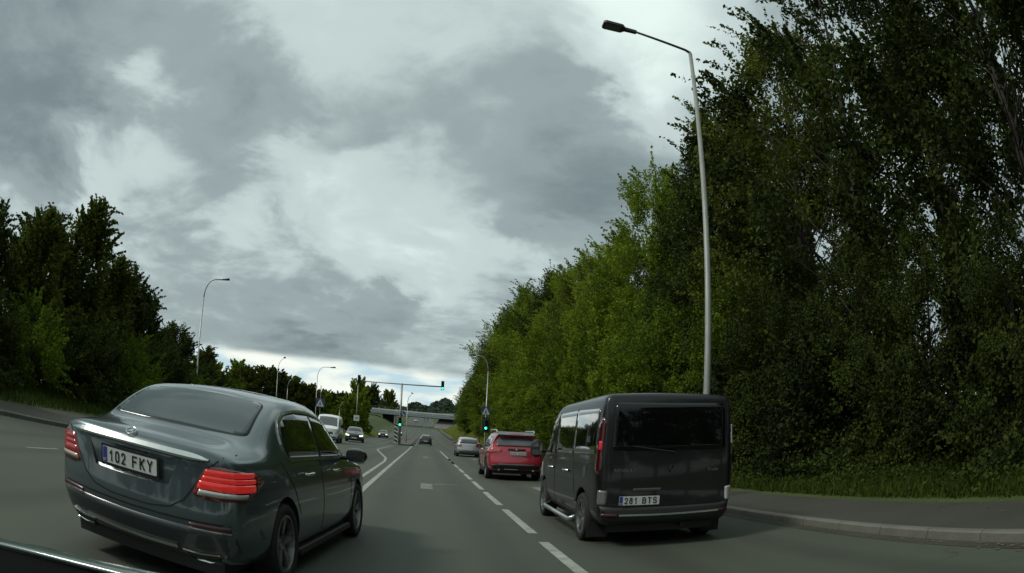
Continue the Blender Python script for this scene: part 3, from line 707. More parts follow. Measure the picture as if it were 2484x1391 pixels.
# ---------------- van
def build_van():
    paint = mat('van_dark_paint', (.003, .0033, .0033), .30, .0, .30, nscale=2, namt=.05)
    low = [(.905, .38), (.935, .62), (.94, .85), (.93, 1.04)]
    def T(k, z5, z6, z7, zt, x6=.895, x7=.865): return ((.925 * k, z5), (x6 * k, z6), (x7 * k, z7), zt)
    st = [(-2.32, .965, .30) + T(.965, 1.20, 1.66, 1.92, 1.945),
          (-2.20, .99, .28) + T(.99, 1.20, 1.66, 1.935, 1.975),
          (-1.75, 1.0, .27) + T(1, 1.20, 1.66, 1.94, 1.985),
          (-1.0, 1.0, .27) + T(1, 1.20, 1.66, 1.94, 1.985),
          (0, 1.0, .27) + T(1, 1.20, 1.66, 1.94, 1.99),
          (.55, 1.0, .27) + T(1, 1.20, 1.66, 1.94, 2.0),
          (.85, 1.0, .27) + T(1, 1.20, 1.66, 1.88, 1.985),
          (1.15, 1.0, .27) + T(1, 1.17, 1.54, 1.72, 1.84),
          (1.50, .995, .27) + T(1, 1.13, 1.34, 1.44, 1.53, .86, .80),
          (1.85, .98, .27) + T(.98, 1.06, 1.13, 1.17, 1.22, .86, .78),
          (2.15, .95, .27) + T(.95, .92, .98, 1.02, 1.05, .84, .74),
          (2.33, .90, .28) + T(.90, .78, .84, .87, .89, .80, .70)]
    spec = dict(w=.94, wb=.84, low=low, st=st, tailc=.05, nosec=.34,
                tail=[(.28, -2.36), (.36, -2.42), (.48, -2.43), (.56, -2.385), (.9, -2.38), (1.2, -2.37), (1.6, -2.34), (1.85, -2.31), (1.95, -2.28)],
                nose=[(.27, 2.36), (.55, 2.40), (.8, 2.33), (.95, 2.2), (1.1, 2.0)],
                arches=[(-1.55, .345, .40), (1.55, .345, .40)])
    me, bvh = body_mesh(spec)
    root = empty('passenger_van', (2.965, 10.0778, 0), -.0173); root.scale = (.98, 1, .995)
    tag(root, 'black passenger van with privacy glass and a silver side step, in the right-hand lane', 'van')
    link('body', me, paint, root)
    bumper = mat('van_bumper_grey', (.022, .023, .023), .6)
    patch(bvh, 'rear_bumper', rounded([(-.90, .56), (-.7, .53), (.7, .53), (.90, .56), (.92, .25), (-.92, .25)], .03, 3), REAR, bumper, root, .006, .06)
    ribbons(bvh, 'bumper_chrome_strip', [([(-.64, .435), (0, .432), (.70, .437)], .022)], REAR, CHR, root, .016)
    patch(bvh, 'bumper_reflector', rounded([(-.85, .46), (-.66, .45), (-.66, .405), (-.85, .415)], .01, 2), REAR, mat('reflector_red', (.05, .012, .014), .3), root, .014, .05)
    patch(bvh, 'bumper_reflector', rounded([(.85, .46), (.70, .45), (.70, .405), (.85, .415)], .01, 2), REAR, mat('reflector_red', (.05, .012, .014), .3), root, .014, .05)
    patch(bvh, 'rear_window', rounded([(-.76, 1.24), (.76, 1.24), (.735, 1.83), (-.735, 1.83)], [.05, .05, .09, .09], 4), REAR, VGLS, root, .006, .06)
    ribbons(bvh, 'tailgate_seam', [([(-.83, 1.87), (-.845, 1.3), (-.86, .9), (-.845, .60), (-.80, .575), (.80, .575), (.845, .60), (.86, .9), (.845, 1.3), (.83, 1.87)], .012)], REAR, TRIMB, root, .003, .05)
    ribbons(bvh, 'tailgate_crease', [([(-.78, 1.10), (0, 1.09), (.78, 1.10)], .012), ([(-.76, .93), (0, .915), (.76, .93)], .008)], REAR, mat('van_crease', (.010, .010, .010), .35, .2, .4), root, .003)
    h = MB(); h.box(-.48, -.12, -2.405, -2.37, .735, .775); bevel_obj(h.build('tailgate_handle', mat('handle_grey', (.07, .07, .07), .4), root), .01)
    wp = MB(); wp.tube([(.05, -2.375, 1.19), (.03, -2.385, 1.22), (-.52, -2.36, 1.30)], [.02, .012, .006], 6); wp.build('rear_wiper', BLK, root)
    bl = MB(); bl.box(-.16, .16, -2.245, -2.215, 1.875, 1.895); bl.build('high_brake_light', mat('unlit_brake_lens', (.05, .012, .014), .3), root)
    badge = MB(); cc = Vector((0, -2.392, 1.02))
    for a, b_ in (((0, .05), (.035, 0)), ((.035, 0), (0, -.05)), ((0, -.05), (-.035, 0)), ((-.035, 0), (0, .05))):
        badge.tube([cc + Vector((a[0], 0, a[1])), cc + Vector((b_[0], 0, b_[1]))], .006, 6)
    badge.build('badge', mat('dull_badge', (.05, .05, .05), .4, .4), root)
    lett = mat('dull_lettering', (.15, .155, .155), .5, .3)
    text_mesh('maker_lettering', 'RENAULT', .052, lett, root, (-.60, -2.394, 1.00), (1, 0, 0), (0, .06, 1), (0, -1, 0), width=.28)
    text_mesh('model_lettering', 'Trafic', .055, lett, root, (.58, -2.394, .985), (1, 0, 0), (0, .06, 1), (0, -1, 0), width=.16)
    number_plate(root, -.395, -2.395, .62, '281 BTS', frame=False)
    for s_ in (-1, 1):
        fr = corner_frame(s_, -1, 50); U = fr[1]
        def uc(x, y): return Vector((s_ * x, y, 0)).dot(U)
        a0, a1 = uc(.905, -2.34), uc(.925, -2.18)
        tl = patch(bvh, 'tail_light', rounded([(a0 + .005, .98), (a0 - .005, 1.60), (a0 + .05, 1.66), (a1 + .0, 1.56), (a1 + .02, 1.00), (a0 + .03, .94)], .03, 3), fr, mat('smoked_red_lamp', (.055, .004, .006), .12, 0, .9), root, .008, .04)
        if s_ < 0:
            patch(bvh, 'lit_segment', rounded([(a0 + .015, 1.25), (a0 + .02, 1.36), (a1 - .06, 1.36), (a1 - .06, 1.25)], .025, 3), fr, mat('van_brake_lit', (.3, .015, .02), .2, emit=(1, .04, .08), estr=.18), tl, .016, .03)
        else:
            patch(bvh, 'clear_segment', rounded([(a0 - .0, 1.30), (a0 - .0, 1.56), (a1 - .03, 1.52), (a1 - .03, 1.30)], .02, 3), fr, CLEAR, tl, .016, .03)
        lm = CLEAR if s_ > 0 else mat('grey_lamp', (.17, .165, .155), .3, .2, .4)
        q0 = uc(.885, -2.36)
        l2 = patch(bvh, 'bumper_lamp', rounded([(q0 - .045, .56), (q0 - .045, .745), (q0 + .055, .755), (q0 + .055, .57)], .02, 3), fr, lm, root, .012, .03)
        ribbons(bvh, 'corner_seam', [([(a0 - .06, .60), (a0 - .06, 1.86)], .010)], fr, TRIMB, root, .003)
        mf = MB(); mf.box(s_ * .66, s_ * .93, -1.98, -1.965, .10, .30); mf.build('mud_flap', RUB, root)
    for s_, fr in ((1, RSIDE), (-1, LSIDE)):
        patch(bvh, 'side_window', rounded([(-2.12, 1.20), (-2.10, 1.76), (-.86, 1.79), (-.84, 1.18)], .05, 3), fr, VGLS2, root, .006, .07)
        patch(bvh, 'side_window', rounded([(-.81, 1.18), (-.83, 1.79), (.44, 1.79), (.46, 1.18)], .05, 3), fr, VGLS2, root, .006, .07)
        patch(bvh, 'front_side_window', rounded([(.58, 1.16), (.56, 1.77), (.90, 1.76), (1.28, 1.47), (1.62, 1.17), (1.5, 1.10)], .04, 3), fr, GLS, root, .006, .07)
        ribbons(bvh, 'door_seam', [([(.51, 1.82), (.52, 1.0), (.50, .34)], .012), ([(-.83, 1.82), (-.85, 1.1), (-.98, .85), (-1.06, .62)], .012), ([(1.60, 1.05), (1.5, .8), (1.12, .45)], .012), ([(-1.05, .33), (1.1, .33)], .012), ([(-2.05, 1.07), (-.85, 1.05)], .010)], fr, TRIMB, root, .003)
        ribbons(bvh, 'side_moulding', [([(-1.12, .53), (0, .51), (1.10, .50)], .030)], fr, mat('van_moulding', (.09, .09, .085), .4), root, .016)
        ribbons(bvh, 'body_crease', [([(-1.5, .98), (-.9, 1.06), (0, 1.07), (1.3, 1.02)], .010)], fr, mat('van_crease', (.010, .010, .010), .35, .2, .4), root, .002)
        st_ = MB(); x = s_ * .985
        st_.tube([(s_ * .86, -1.10, .30), (x, -1.05, .245), (x, 1.00, .245), (s_ * .86, 1.08, .30)], .034, 12)
        st_.build('side_step', mat('polished_steel', (.55, .57, .55), .25, .9), root, sm=True)
        for yy in (-.52, .72):
            h = MB(); h.tube([(s_ * .945, yy - .11, .93), (s_ * .985, yy - .08, .93), (s_ * .985, yy + .08, .93), (s_ * .945, yy + .11, .93)], .018, 8)
            h.build('door_handle', BLK if s_ > 0 else mat('handle_shine', (.28, .28, .27), .25, .6), root)
        fr_b = MB(); fr_b.tube([(s_ * .86, -1.97, .20), (s_ * .90, -1.97, .25)], .01, 5)
        mo = mirror_part(root, s_, 1.10, 1.50, 1.22, BLK, (.20, .15, .30))
    sig = bvh.ray_cast(Vector((-2, -1.62, .98)), Vector((1, 0, 0)), 3)[0]
    fc = MB(); fc.lathe([(.001, 0), (.085, 0), (.085, .012), (.001, .012)], (sig.x - .004, -1.62, .96), 'x', 24); fc.build('fuel_cap', mat('fuel_cap_grey', (.10, .10, .10), .3, .5), root)
    ribbons(bvh, 'arch_shine', [([(-1.55 + .43 * math.cos(a), .345 + .43 * math.sin(a)) for a in [rad(25 + k * 13) for k in range(11)]], .016)], LSIDE, mat('van_crease', (.010, .010, .010), .35, .2, .4), root, .004)
    patch(bvh, 'windscreen', rounded([(-.80, 1.95), (.80, 1.95), (.70, 1.02), (-.70, 1.02)], .06, 3), TOP, GLS, root, .005, .08)
    for yy in (-1.55, 1.55):
        for s_ in (-1, 1): wheel(root, s_ * .83, yy, .335, .215, s_, 6, False)
    un = MB(); un.box(-.72, .72, -2.2, 2.1, .19, .32); un.tube([(.25, -2.3, .27), (.30, -1.6, .27)], .035, 8); un.build('underbody', BLK, root)
    for s_ in (-1, 1):
        fr = corner_frame(s_, 1, 45); U = fr[1]; Li = Vector((s_ * .55, 2.25, 0)).dot(U); Lo = Vector((s_ * .90, 1.9, 0)).dot(U)
        patch(bvh, 'headlight', rounded([(Li, .62), (Li, .80), (Lo, .98), (Lo, .72)], .03, 3), fr, CLEAR, root, .005, .05)
    return root

# ---------------- red suv (rear seen)
def build_suv():
    paint = mat('red_paint', (.40, .022, .042), .28, .2, 1.0, nscale=2, namt=.05)
    low = [(.895, .42), (.905, .62), (.905, .82), (.885, .98)]
    def T(z5, z6, z7, zt, k=1): return ((.84 * k, z5), (.74 * k, z6), (.62 * k, z7), zt)
    st = [(-2.15, .94, .34) + T(1.05, 1.30, 1.49, 1.545, .96), (-2.0, .97, .30) + T(1.06, 1.33, 1.54, 1.59, .98), (-1.6, 1, .27) + T(1.06, 1.36, 1.58, 1.635),
          (-.9, 1, .26) + T(1.05, 1.37, 1.60, 1.66), (0, 1, .26) + T(1.03, 1.37, 1.60, 1.67), (.4, 1, .26) + T(1.02, 1.34, 1.56, 1.63), (.8, 1, .26) + T(1.02, 1.22, 1.36, 1.43),
          (1.15, 1, .26) + T(1.0, 1.06, 1.12, 1.17), (1.6, .985, .26) + T(.95, 1.0, 1.03, 1.06), (2.0, .95, .28) + T(.88, .92, .95, .97), (2.18, .90, .30) + T(.78, .82, .85, .87, .92)]
    spec = dict(w=.905, wb=.80, low=low, st=st, tailc=.16, nosec=.32, tail=[(.3, -2.18), (.45, -2.26), (.68, -2.27), (.76, -2.20), (1.02, -2.16), (1.15, -2.08), (1.5, -1.86), (1.6, -1.8)],
                nose=[(.3, 2.2), (.6, 2.26), (.85, 2.15), (1, 2.0)], arches=[(-1.33, .36, .41), (1.33, .36, .41)])
    me, bvh = body_mesh(spec)
    root = empty('suv_car', (2.98, 24.1, 0), -.0)
    tag(root, 'red off-road estate car with roof rails, just ahead of the black van', 'car')
    link('body', me, paint, root)
    patch(bvh, 'lower_bumper', rounded([(-.9, .52), (-.6, .55), (.6, .55), (.9, .52), (.9, .25), (-.9, .25)], .03, 3), REAR, BLK, root, .006, .07)
    ribbons(bvh, 'skid_plate_trim', [([(-.58, .55), (.58, .55)], .035)], REAR, mat('satin_silver', (.35, .35, .34), .4, .6), root, .015)
    patch(bvh, 'rear_window', rounded([(-.66, 1.14), (.66, 1.14), (.57, 1.42), (-.57, 1.42)], .07, 4), REAR, mat('suv_rear_glass', (.10, .10, .105), .1, 0, .6), root, .006, .06)
    sp = MB(); sp.add([(-.62, -2.02, 1.50), (.62, -2.02, 1.50), (.60, -1.6, 1.60), (-.60, -1.6, 1.60), (-.60, -2.04, 1.535), (.60, -2.04, 1.535), (.58, -1.6, 1.645), (-.58, -1.6, 1.645)], [(0, 3, 2, 1), (4, 5, 6, 7), (0, 1, 5, 4), (1, 2, 6, 5), (2, 3, 7, 6), (3, 0, 4, 7)])
    bevel_obj(sp.build('roof_spoiler', mat('grey_spoiler', (.09, .085, .085), .35, .2, .5), root), .012)
    patch(bvh, 'tailgate_bar', rounded([(-.30, 1.07), (.30, 1.07), (.28, 1.01), (-.28, 1.01)], .015, 2), REAR, BLK, root, .018, .06)
    b = MB(); b.lathe([(.001, -.02), (.045, -.012), (.05, 0), (.001, 0)], (0, -2.185, 1.04), 'y', 20); b.build('badge', CHR, root)
    number_plate(root, 0.02, -2.215, .93, '471 MKR', frame=True) if False else None
    pl = MB(); pl.prism(rounded([(-.26, .865), (.26, .865), (.26, .975), (-.26, .975)], .01, 3), ((0.05, -2.225, 0), (1, 0, 0), (0, 0, 1), (0, 1, 0)), .012); p_ = pl.build('number_plate', PW, root)
    pt = MB()
    for k in range(7): pt.box(-.19 + k * .07 + (.03 if k > 2 else 0), -.155 + k * .07 + (.03 if k > 2 else 0), -2.228, -2.2255, .885, .955)
    pt.build('plate_characters', mat('faded_plate_text', (.3, .31, .31), .6), p_)
    ribbons(bvh, 'tailgate_seam', [([(-.72, 1.02), (-.68, .75), (.68, .75), (.72, 1.02)], .010), ([(-.30, .84), (.36, .84), (.42, .93)], .010)], REAR, mat('red_edge_light', (.36, .06, .07), .3, .2, 1), root, .003)
    for s_ in (-1, 1):
        fr = corner_frame(s_, -1, 40); U = fr[1]; Li = Vector((s_ * .50, -2.18, 0)).dot(U); Lo = Vector((s_ * .89, -1.95, 0)).dot(U)
        patch(bvh, 'tail_light', rounded([(Li, .97), (Li + .05, 1.07), (Lo, 1.12), (Lo + .02, .98), (Lo - .12, .90)], .03, 3), fr, mat('suv_lamp', (.42, .06, .07), .15, 0, .9), root, .010, .05)
        rl = MB(); rl.tube([(s_ * .60, -1.75, 1.60), (s_ * .615, -1.60, 1.685), (s_ * .615, .2, 1.70), (s_ * .60, .45, 1.63)], .022, 8); rl.build('roof_rail', CHR, root)
        ex = MB(); ex.tube([(s_ * .55, -2.24, .36), (s_ * .55, -2.0, .36)], .035, 10); ex.build('exhaust_tip', CHR, root)
        mirror_part(root, s_, .98, .85, 1.10, paint, (.2, .12, .16))
    ex = MB(); ex.box(-.38, .05, -2.27, -2.2, .37, .395); ex.build('rear_fog_strip', mat('satin_silver', (.35, .35, .34), .4, .6), root)
    for s_, fr in ((1, RSIDE), (-1, LSIDE)):
        for poly in ([(-1.72, 1.12), (-1.68, 1.42), (-1.05, 1.50), (-1.0, 1.10)], [(-.95, 1.10), (-.98, 1.51), (-.12, 1.54), (-.08, 1.08)], [(-.03, 1.08), (-.05, 1.54), (.35, 1.50), (.95, 1.08)]):
            patch(bvh, 'side_window', rounded(poly, .04, 3), fr, GLS, root, .006, .08)
        ribbons(bvh, 'window_trim', [([(-1.74, 1.08), (-.5, 1.055), (1.0, 1.05)], .025)], fr, CHR, root, .008)
        ribbons(bvh, 'door_seam', [([(-.10, 1.05), (-.12, .4)], .01), ([(-1.0, 1.05), (-.95, .7), (-1.0, .6)], .01), ([(1.0, 1.0), (.95, .4)], .01)], fr, TRIMB, root, .003)
        ribbons(bvh, 'arch_trim', [([(yc + .44 * math.cos(a), .36 + .44 * math.sin(a)) for a in [rad(0 + k * 15) for k in range(13)]], .05) for yc in (-1.33, 1.33)], fr, BLK, root, .008)
        sk = MB(); sk.box(s_ * .80, s_ * .905, -.95, .95, .25, .36); sk.build('side_cladding', BLK, root)
    for yy in (-1.33, 1.33):
        for s_ in (-1, 1): wheel(root, s_ * .79, yy, .355, .22, s_, 5)
    patch(bvh, 'windscreen', rounded([(-.62, 1.15), (.62, 1.15), (.52, .42), (-.52, .42)], .05, 3), TOP, GLS, root, .004, .1)
    un = MB(); un.box(-.7, .7, -2.0, 2.0, .22, .34); un.build('underbody', BLK, root)
    return root

# ---------------- small hatch: used for the silver, dark and oncoming cars
def build_hatch(col, loc, rz, label, name='hatchback_car', lights=False, glassm=None, rear_light=None, metal=.5, sz=1.0):
    paint = mat('paint_%.3f_%.3f_%.3f' % col, col, .3, metal, 1.0, nscale=2, namt=.05)
    low = [(.87, .36), (.885, .55), (.88, .72), (.86, .86)]
    def T(z5, z6, z7, zt, k=1): return ((.82 * k, z5), (.71 * k, z6), (.59 * k, z7), zt)
    st = [(-2.05, .93, .26) + T(.93, 1.10, 1.24, 1.28, .93), (-1.9, .965, .22) + T(.94, 1.15, 1.32, 1.36, .97), (-1.5, 1, .18) + T(.94, 1.2, 1.40, 1.44),
          (-.8, 1, .18) + T(.94, 1.2, 1.43, 1.48), (0, 1, .18) + T(.93, 1.2, 1.43, 1.485), (.4, 1, .18) + T(.92, 1.18, 1.38, 1.44), (.8, 1, .18) + T(.91, 1.08, 1.2, 1.26),
          (1.15, .995, .18) + T(.90, .95, .99, 1.03), (1.6, .975, .18) + T(.85, .89, .92, .94), (1.95, .94, .20) + T(.76, .80, .83, .85), (2.1, .90, .22) + T(.68, .72, .74, .76, .9)]
    spec = dict(w=.885, wb=.78, low=low, st=st, tailc=.18, nosec=.30, tail=[(.22, -2.1), (.4, -2.2), (.62, -2.2), (.7, -2.15), (.92, -2.12), (1.3, -1.82), (1.4, -1.7)],
                nose=[(.2, 2.14), (.5, 2.2), (.75, 2.1), (.9, 1.95)], arches=[(-1.3, .32, .36), (1.3, .32, .36)])
    me, bvh = body_mesh(spec)
    root = empty(name, loc, rz); tag(root, label, 'car')
    link('body', me, paint, root)
    patch(bvh, 'rear_window', rounded([(-.66, .99), (.66, .99), (.54, 1.27), (-.54, 1.27)], .06, 4), REAR, glassm or mat('hatch_rear_glass', (.06, .065, .067), .08, 0, .7), root, .006, .07)
    patch(bvh, 'lower_bumper', rounded([(-.8, .42), (.8, .42), (.8, .2), (-.8, .2)], .03, 3), REAR, BLK, root, .006, .08)
    ribbons(bvh, 'tailgate_seam', [([(-.62, .95), (-.58, .66), (.58, .66), (.62, .95)], .01)], REAR, TRIMB, root, .003)
    pl = MB(); pl.prism(rounded([(-.26, .50), (.26, .50), (.26, .61), (-.26, .61)], .01, 2), ((0, -2.22, 0), (1, 0, 0), (0, 0, 1), (0, 1, 0)), .014); pl.build('number_plate', PW, root)
    pl = MB(); pl.prism(rounded([(-.26, .36), (.26, .36), (.26, .47), (-.26, .47)], .01, 2), ((0, 2.21, 0), (1, 0, 0), (0, 0, 1), (0, 1, 0)), .014); pl.build('number_plate', PW, root)
    patch(bvh, 'grille', rounded([(-.45, .48), (.45, .48), (.42, .68), (-.42, .68)], .03, 3), FRONT, BLK, root, .006, .08)
    patch(bvh, 'front_intake', rounded([(-.65, .22), (.65, .22), (.6, .36), (-.6, .36)], .03, 3), FRONT, BLK, root, .006, .08)
    for s_ in (-1, 1):
        fr = corner_frame(s_, -1, 40); U = fr[1]; Li = Vector((s_ * .52, -2.14, 0)).dot(U); Lo = Vector((s_ * .86, -1.9, 0)).dot(U)
        patch(bvh, 'tail_light', rounded([(Li, .74), (Li + .03, .90), (Lo, .93), (Lo + .02, .74)], .03, 3), fr, rear_light or mat('pale_red_lamp', (.34, .16, .16), .15, 0, .9), root, .010, .06)
        fr = corner_frame(s_, 1, 40); U = fr[1]; Li = Vector((s_ * .50, 2.1, 0)).dot(U); Lo = Vector((s_ * .86, 1.85, 0)).dot(U)
        patch(bvh, 'headlight', rounded([(Li, .55), (Li, .68), (Lo, .76), (Lo, .60)], .03, 3), fr, HEAD_ON if lights else CLEAR, root, .008, .06)
        mirror_part(root, s_, .96, .75, .98, paint, (.18, .11, .13))
    for s_, fr in ((1, RSIDE), (-1, LSIDE)):
        for poly in ([(-1.45, .99), (-1.35, 1.28), (-.25, 1.37), (-.2, .98)], [(-.15, .98), (-.17, 1.37), (.3, 1.33), (.9, .97)]):
            patch(bvh, 'side_window', rounded(poly, .04, 3), fr, GLS, root, .006, .09)
    patch(bvh, 'windscreen', rounded([(-.62, 1.10), (.62, 1.10), (.52, .42), (-.52, .42)], .05, 3), TOP, GLS, root, .005, .1)
    for yy in (-1.3, 1.3):
        for s_ in (-1, 1): wheel(root, s_ * .775, yy, .31, .20, s_, 5, False)
    un = MB(); un.box(-.68, .68, -1.95, 1.95, .15, .24); un.build('underbody', BLK, root)
    root.scale = (sz, sz, sz)
    return root

def build_white_van(loc, rz):
    paint = mat('white_paint', (.80, .82, .80), .35, 0, .7)
    low = [(.93, .42), (.96, .7), (.965, 1.0), (.955, 1.25)]
    def T(k, z5, z6, z7, zt, x6=.93, x7=.86): return ((.95 * k, z5), (x6 * k, z6), (x7 * k, z7), zt)
    st = [(-2.6, .97, .32) + T(.97, 1.45, 1.95, 2.16, 2.22), (-2.4, 1, .30) + T(1, 1.45, 1.95, 2.2, 2.28), (-1, 1, .3) + T(1, 1.45, 1.95, 2.22, 2.3), (.3, 1, .3) + T(1, 1.45, 1.95, 2.22, 2.3),
          (.9, 1, .3) + T(1, 1.45, 1.92, 2.15, 2.22), (1.3, 1, .3) + T(1, 1.35, 1.68, 1.85, 1.92), (1.75, .99, .3) + T(.99, 1.16, 1.3, 1.38, 1.44, .92, .84),
          (2.15, .96, .3) + T(.96, 1.05, 1.10, 1.14, 1.18, .90, .8), (2.5, .9, .32) + T(.9, .85, .92, .96, .99, .85, .74)]
    spec = dict(w=.965, wb=.86, low=low, st=st, tailc=.08, nosec=.34, tail=[(.3, -2.65), (2.2, -2.55)], nose=[(.3, 2.62), (.7, 2.62), (1.0, 2.45)], arches=[(-1.6, .36, .40), (1.7, .36, .40)])
    me, bvh = body_mesh(spec)
    root = empty('delivery_van', loc, rz); tag(root, 'white van coming the other way, half hidden behind the saloon', 'van')
    link('body', me, paint, root)
    patch(bvh, 'windscreen', rounded([(-.78, 1.85), (.78, 1.85), (.72, 1.02), (-.72, 1.02)], .06, 3), TOP, mat('van_windscreen', (.06, .065, .065), .1, 0, .7), root, .006, .09)
    patch(bvh, 'grille', rounded([(-.5, .70), (.5, .70), (.48, .88), (-.48, .88)], .03, 3), FRONT, BLK, root, .006, .09)
    patch(bvh, 'lower_bumper', rounded([(-.8, .30), (.8, .30), (.8, .50), (-.8, .50)], .03, 3), FRONT, BLK, root, .006, .09)
    pl = MB(); pl.prism([(-.26, .52), (.26, .52), (.26, .63), (-.26, .63)], ((0, 2.64, 0), (1, 0, 0), (0, 0, 1), (0, 1, 0)), .014); pl.build('number_plate', PW, root)
    for s_, f2 in ((1, RSIDE), (-1, LSIDE)):
        patch(bvh, 'side_window', rounded([(.5, 1.42), (.5, 2.0), (1.0, 1.95), (1.7, 1.4)], .05, 3), f2, GLS, root, .006, .09)
        ribbons(bvh, 'door_seam', [([(.42, 2.05), (.42, .4)], .015), ([(-.9, 2.05), (-.9, .4)], .015), ([(1.7, 1.3), (1.3, .7)], .015)], f2, TRIMB, root, .003)
        ribbons(bvh, 'side_moulding', [([(-1.1, .72), (1.2, .72)], .08)], f2, BLK, root, .012)
        fr = corner_frame(s_, 1, 40); U = fr[1]; Li = Vector((s_ * .58, 2.5, 0)).dot(U); Lo = Vector((s_ * .93, 2.2, 0)).dot(U)
        patch(bvh, 'headlight', rounded([(Li, .72), (Li, .92), (Lo, 1.05), (Lo, .80)], .03, 3), fr, CLEAR, root, .008, .06)
        mirror_part(root, s_, 1.12, 1.55, 1.42, BLK, (.2, .15, .32))
        for yy in (-1.6, 1.7): wheel(root, s_ * .86, yy, .345, .22, s_, 6, False)
    un = MB(); un.box(-.75, .75, -2.4, 2.3, .2, .34); un.build('underbody', BLK, root)
    return root

# ------------------------------------------------------------------ terrain and road
RZ = [(-60, 0), (110, 0), (135, .35), (170, .9), (230, 2.4), (300, 5.0), (360, 8.2), (430, 12.0), (520, 17.0), (700, 23), (1200, 30), (5000, 30)]
def rz_(y):
    for (a, va), (b, vb) in zip(RZ[:-1], RZ[1:]):
        if y <= b:
            t = (y - a) / (b - a); return va + (vb - va) * max(0, t)
    return RZ[-1][1]
def sst(a, b, x):
    t = max(0., min(1., (x - a) / (b - a))); return t * t * (3 - 2 * t)
ROAD_L, ROAD_R = -9.4, 5.25
def gz(x, y):
    z = rz_(y)
    if x > 7.0:
        z += .12 + sst(7.4, 13, x) * .5 + sst(60, 140, y) * sst(8.5, 16, x) * 2.6 + sst(14, 60, x) * 3
    elif x < -12.4:
        z += .12 + sst(-12.8, -17, x) * .4 + sst(45, 85, y) * sst(-11.5, -22, x) * 2.8 + sst(-20, -90, x) * 2
    elif x > ROAD_R + .1: z += .05
    elif x < ROAD_L - .1 and y > 76: z += .10
    else: z -= .06
    if y > 600 and abs(x) > 30: z += sst(600, 1400, y) * 14
    return z
def grid_mesh(xs, ys, fz):
    vs = [(x, y, fz(x, y)) for y in ys for x in xs]; n = len(xs)
    fs = [(j * n + i, j * n + i + 1, (j + 1) * n + i + 1, (j + 1) * n + i) for j in range(len(ys) - 1) for i in range(n - 1)]
    return vs, fs
def ys_list(a, b):
    L = []; y = a
    while y < b: L.append(y); y += 2.5 if y < 60 else (6 if y < 250 else (20 if y < 800 else 150))
    return L + [b]
xs = [-3000, -1200, -600, -300, -150, -90, -60, -45, -35, -28, -22, -19, -17, -15, -14, -13, -12.8, -12.4, -12.0, -9.6, -9.35, -5, 0, 5.2, 5.45, 6.9, 7.3, 7.8, 8.5, 9.5, 11, 13, 15, 18, 22, 30, 45, 60, 90, 150, 300, 600, 1200, 3000]
g = MB().add(*grid_mesh(xs, ys_list(-60, 4000), gz)).build('ground', SOIL, sm=True); tag(g, kind='structure')
def strip(name, x0, x1, y0, y1, dz, m, th=None, nx=1, kind='structure'):
    xl = [x0 + (x1 - x0) * i / nx for i in range(nx + 1)]
    o = MB().add(*grid_mesh(xl, ys_list(y0, y1), lambda x, y: rz_(y) + dz)).build(name, m); tag(o, kind=kind); return o
strip('road', ROAD_L, ROAD_R, -50, 900, 0, ASPH, nx=6)
o = MB().add(*grid_mesh([-60, -30, -15, -9.3], [64, 68, 72, 76], lambda x, y: .128 if x < -9.4 else .004)).build('side_road', ASPH); tag(o, kind='structure')
def kerb_line(mb, pts, w, h, side):
    """kerb stones along a polyline (x,y), top at h above road"""
    prev = None
    for (x0, y0), (x1, y1) in zip(pts[:-1], pts[1:]):
        L = math.hypot(x1 - x0, y1 - y0); n = max(1, int(L / (1.0 if y0 < 40 else 4)))
        for k in range(n):
            ax, ay = x0 + (x1 - x0) * k / n, y0 + (y1 - y0) * k / n
            bx, by = x0 + (x1 - x0) * (k + .99) / n, y0 + (y1 - y0) * (k + .99) / n
            dx, dy = (bx - ax), (by - ay); l = math.hypot(dx, dy); nx_, ny_ = -dy / l * w * side, dx / l * w * side
            za, zb = rz_(ay), rz_(by); c = w * .12
            vs = [(ax, ay, za - .1), (ax + nx_, ay + ny_, za - .1), (ax + nx_, ay + ny_, za + h), (ax + nx_ * .18, ay + ny_ * .18, za + h), (ax, ay, za + h - .02),
                  (bx, by, zb - .1), (bx + nx_, by + ny_, zb - .1), (bx + nx_, by + ny_, zb + h), (bx + nx_ * .18, by + ny_ * .18, zb + h), (bx, by, zb + h - .02)]
            mb.add(vs, [(0, 1, 2, 3, 4), (9, 8, 7, 6, 5)] + [(i, (i + 1) % 5, (i + 1) % 5 + 5, i + 5) for i in range(5)])
kb = MB(); kerb_line(kb, [(5.28, -20), (5.28, 60), (5.28, 250)], .13, .11, -1)
tag(kb.build('kerb_right', KERB), kind='structure')
kb = MB(); kerb_line(kb, [(-9.4, 15), (-9.4, 60), (-9.8, 64), (-11.5, 66)], .16, .12, 1); kerb_line(kb, [(-12.4, -20), (-11.6, 6), (-10.6, 12.2), (-9.4, 15)], .16, .12, 1); kerb_line(kb, [(-11.5, 76), (-9.8, 78), (-9.4, 82), (-9.4, 250)], .16, .12, 1)
tag(kb.build('kerb_left', KERB), kind='structure')
strip('pavement_right', 5.41, 7.4, -50, 250, .105, PAVE)
o = MB().add(*grid_mesh([0, .25, .5, .75, 1], [-20, 0, 6, 9, 12.2, 15, 20, 30, 45, 64], lambda x, y: y)).v
def lkx(y): 
    P = [(-20, -12.4), (6, -11.6), (12.2, -10.6), (15, -9.4), (60, -9.4), (64, -9.8)]
    for (a, va), (b, vb) in zip(P[:-1], P[1:]):
        if y <= b: return va + (vb - va) * (y - a) / (b - a)
    return -9.8
vs = [(-13.0 + (lkx(y) - .16 + 13.0) * t, y, .118) for (t, y, _) in o]
n = 5; fs = [(j * n + i, j * n + i + 1, (j + 1) * n + i + 1, (j + 1) * n + i) for j in range(9) for i in range(4)]
tag(MB().add(vs, fs).build('pavement_left', PAVE), kind='structure')
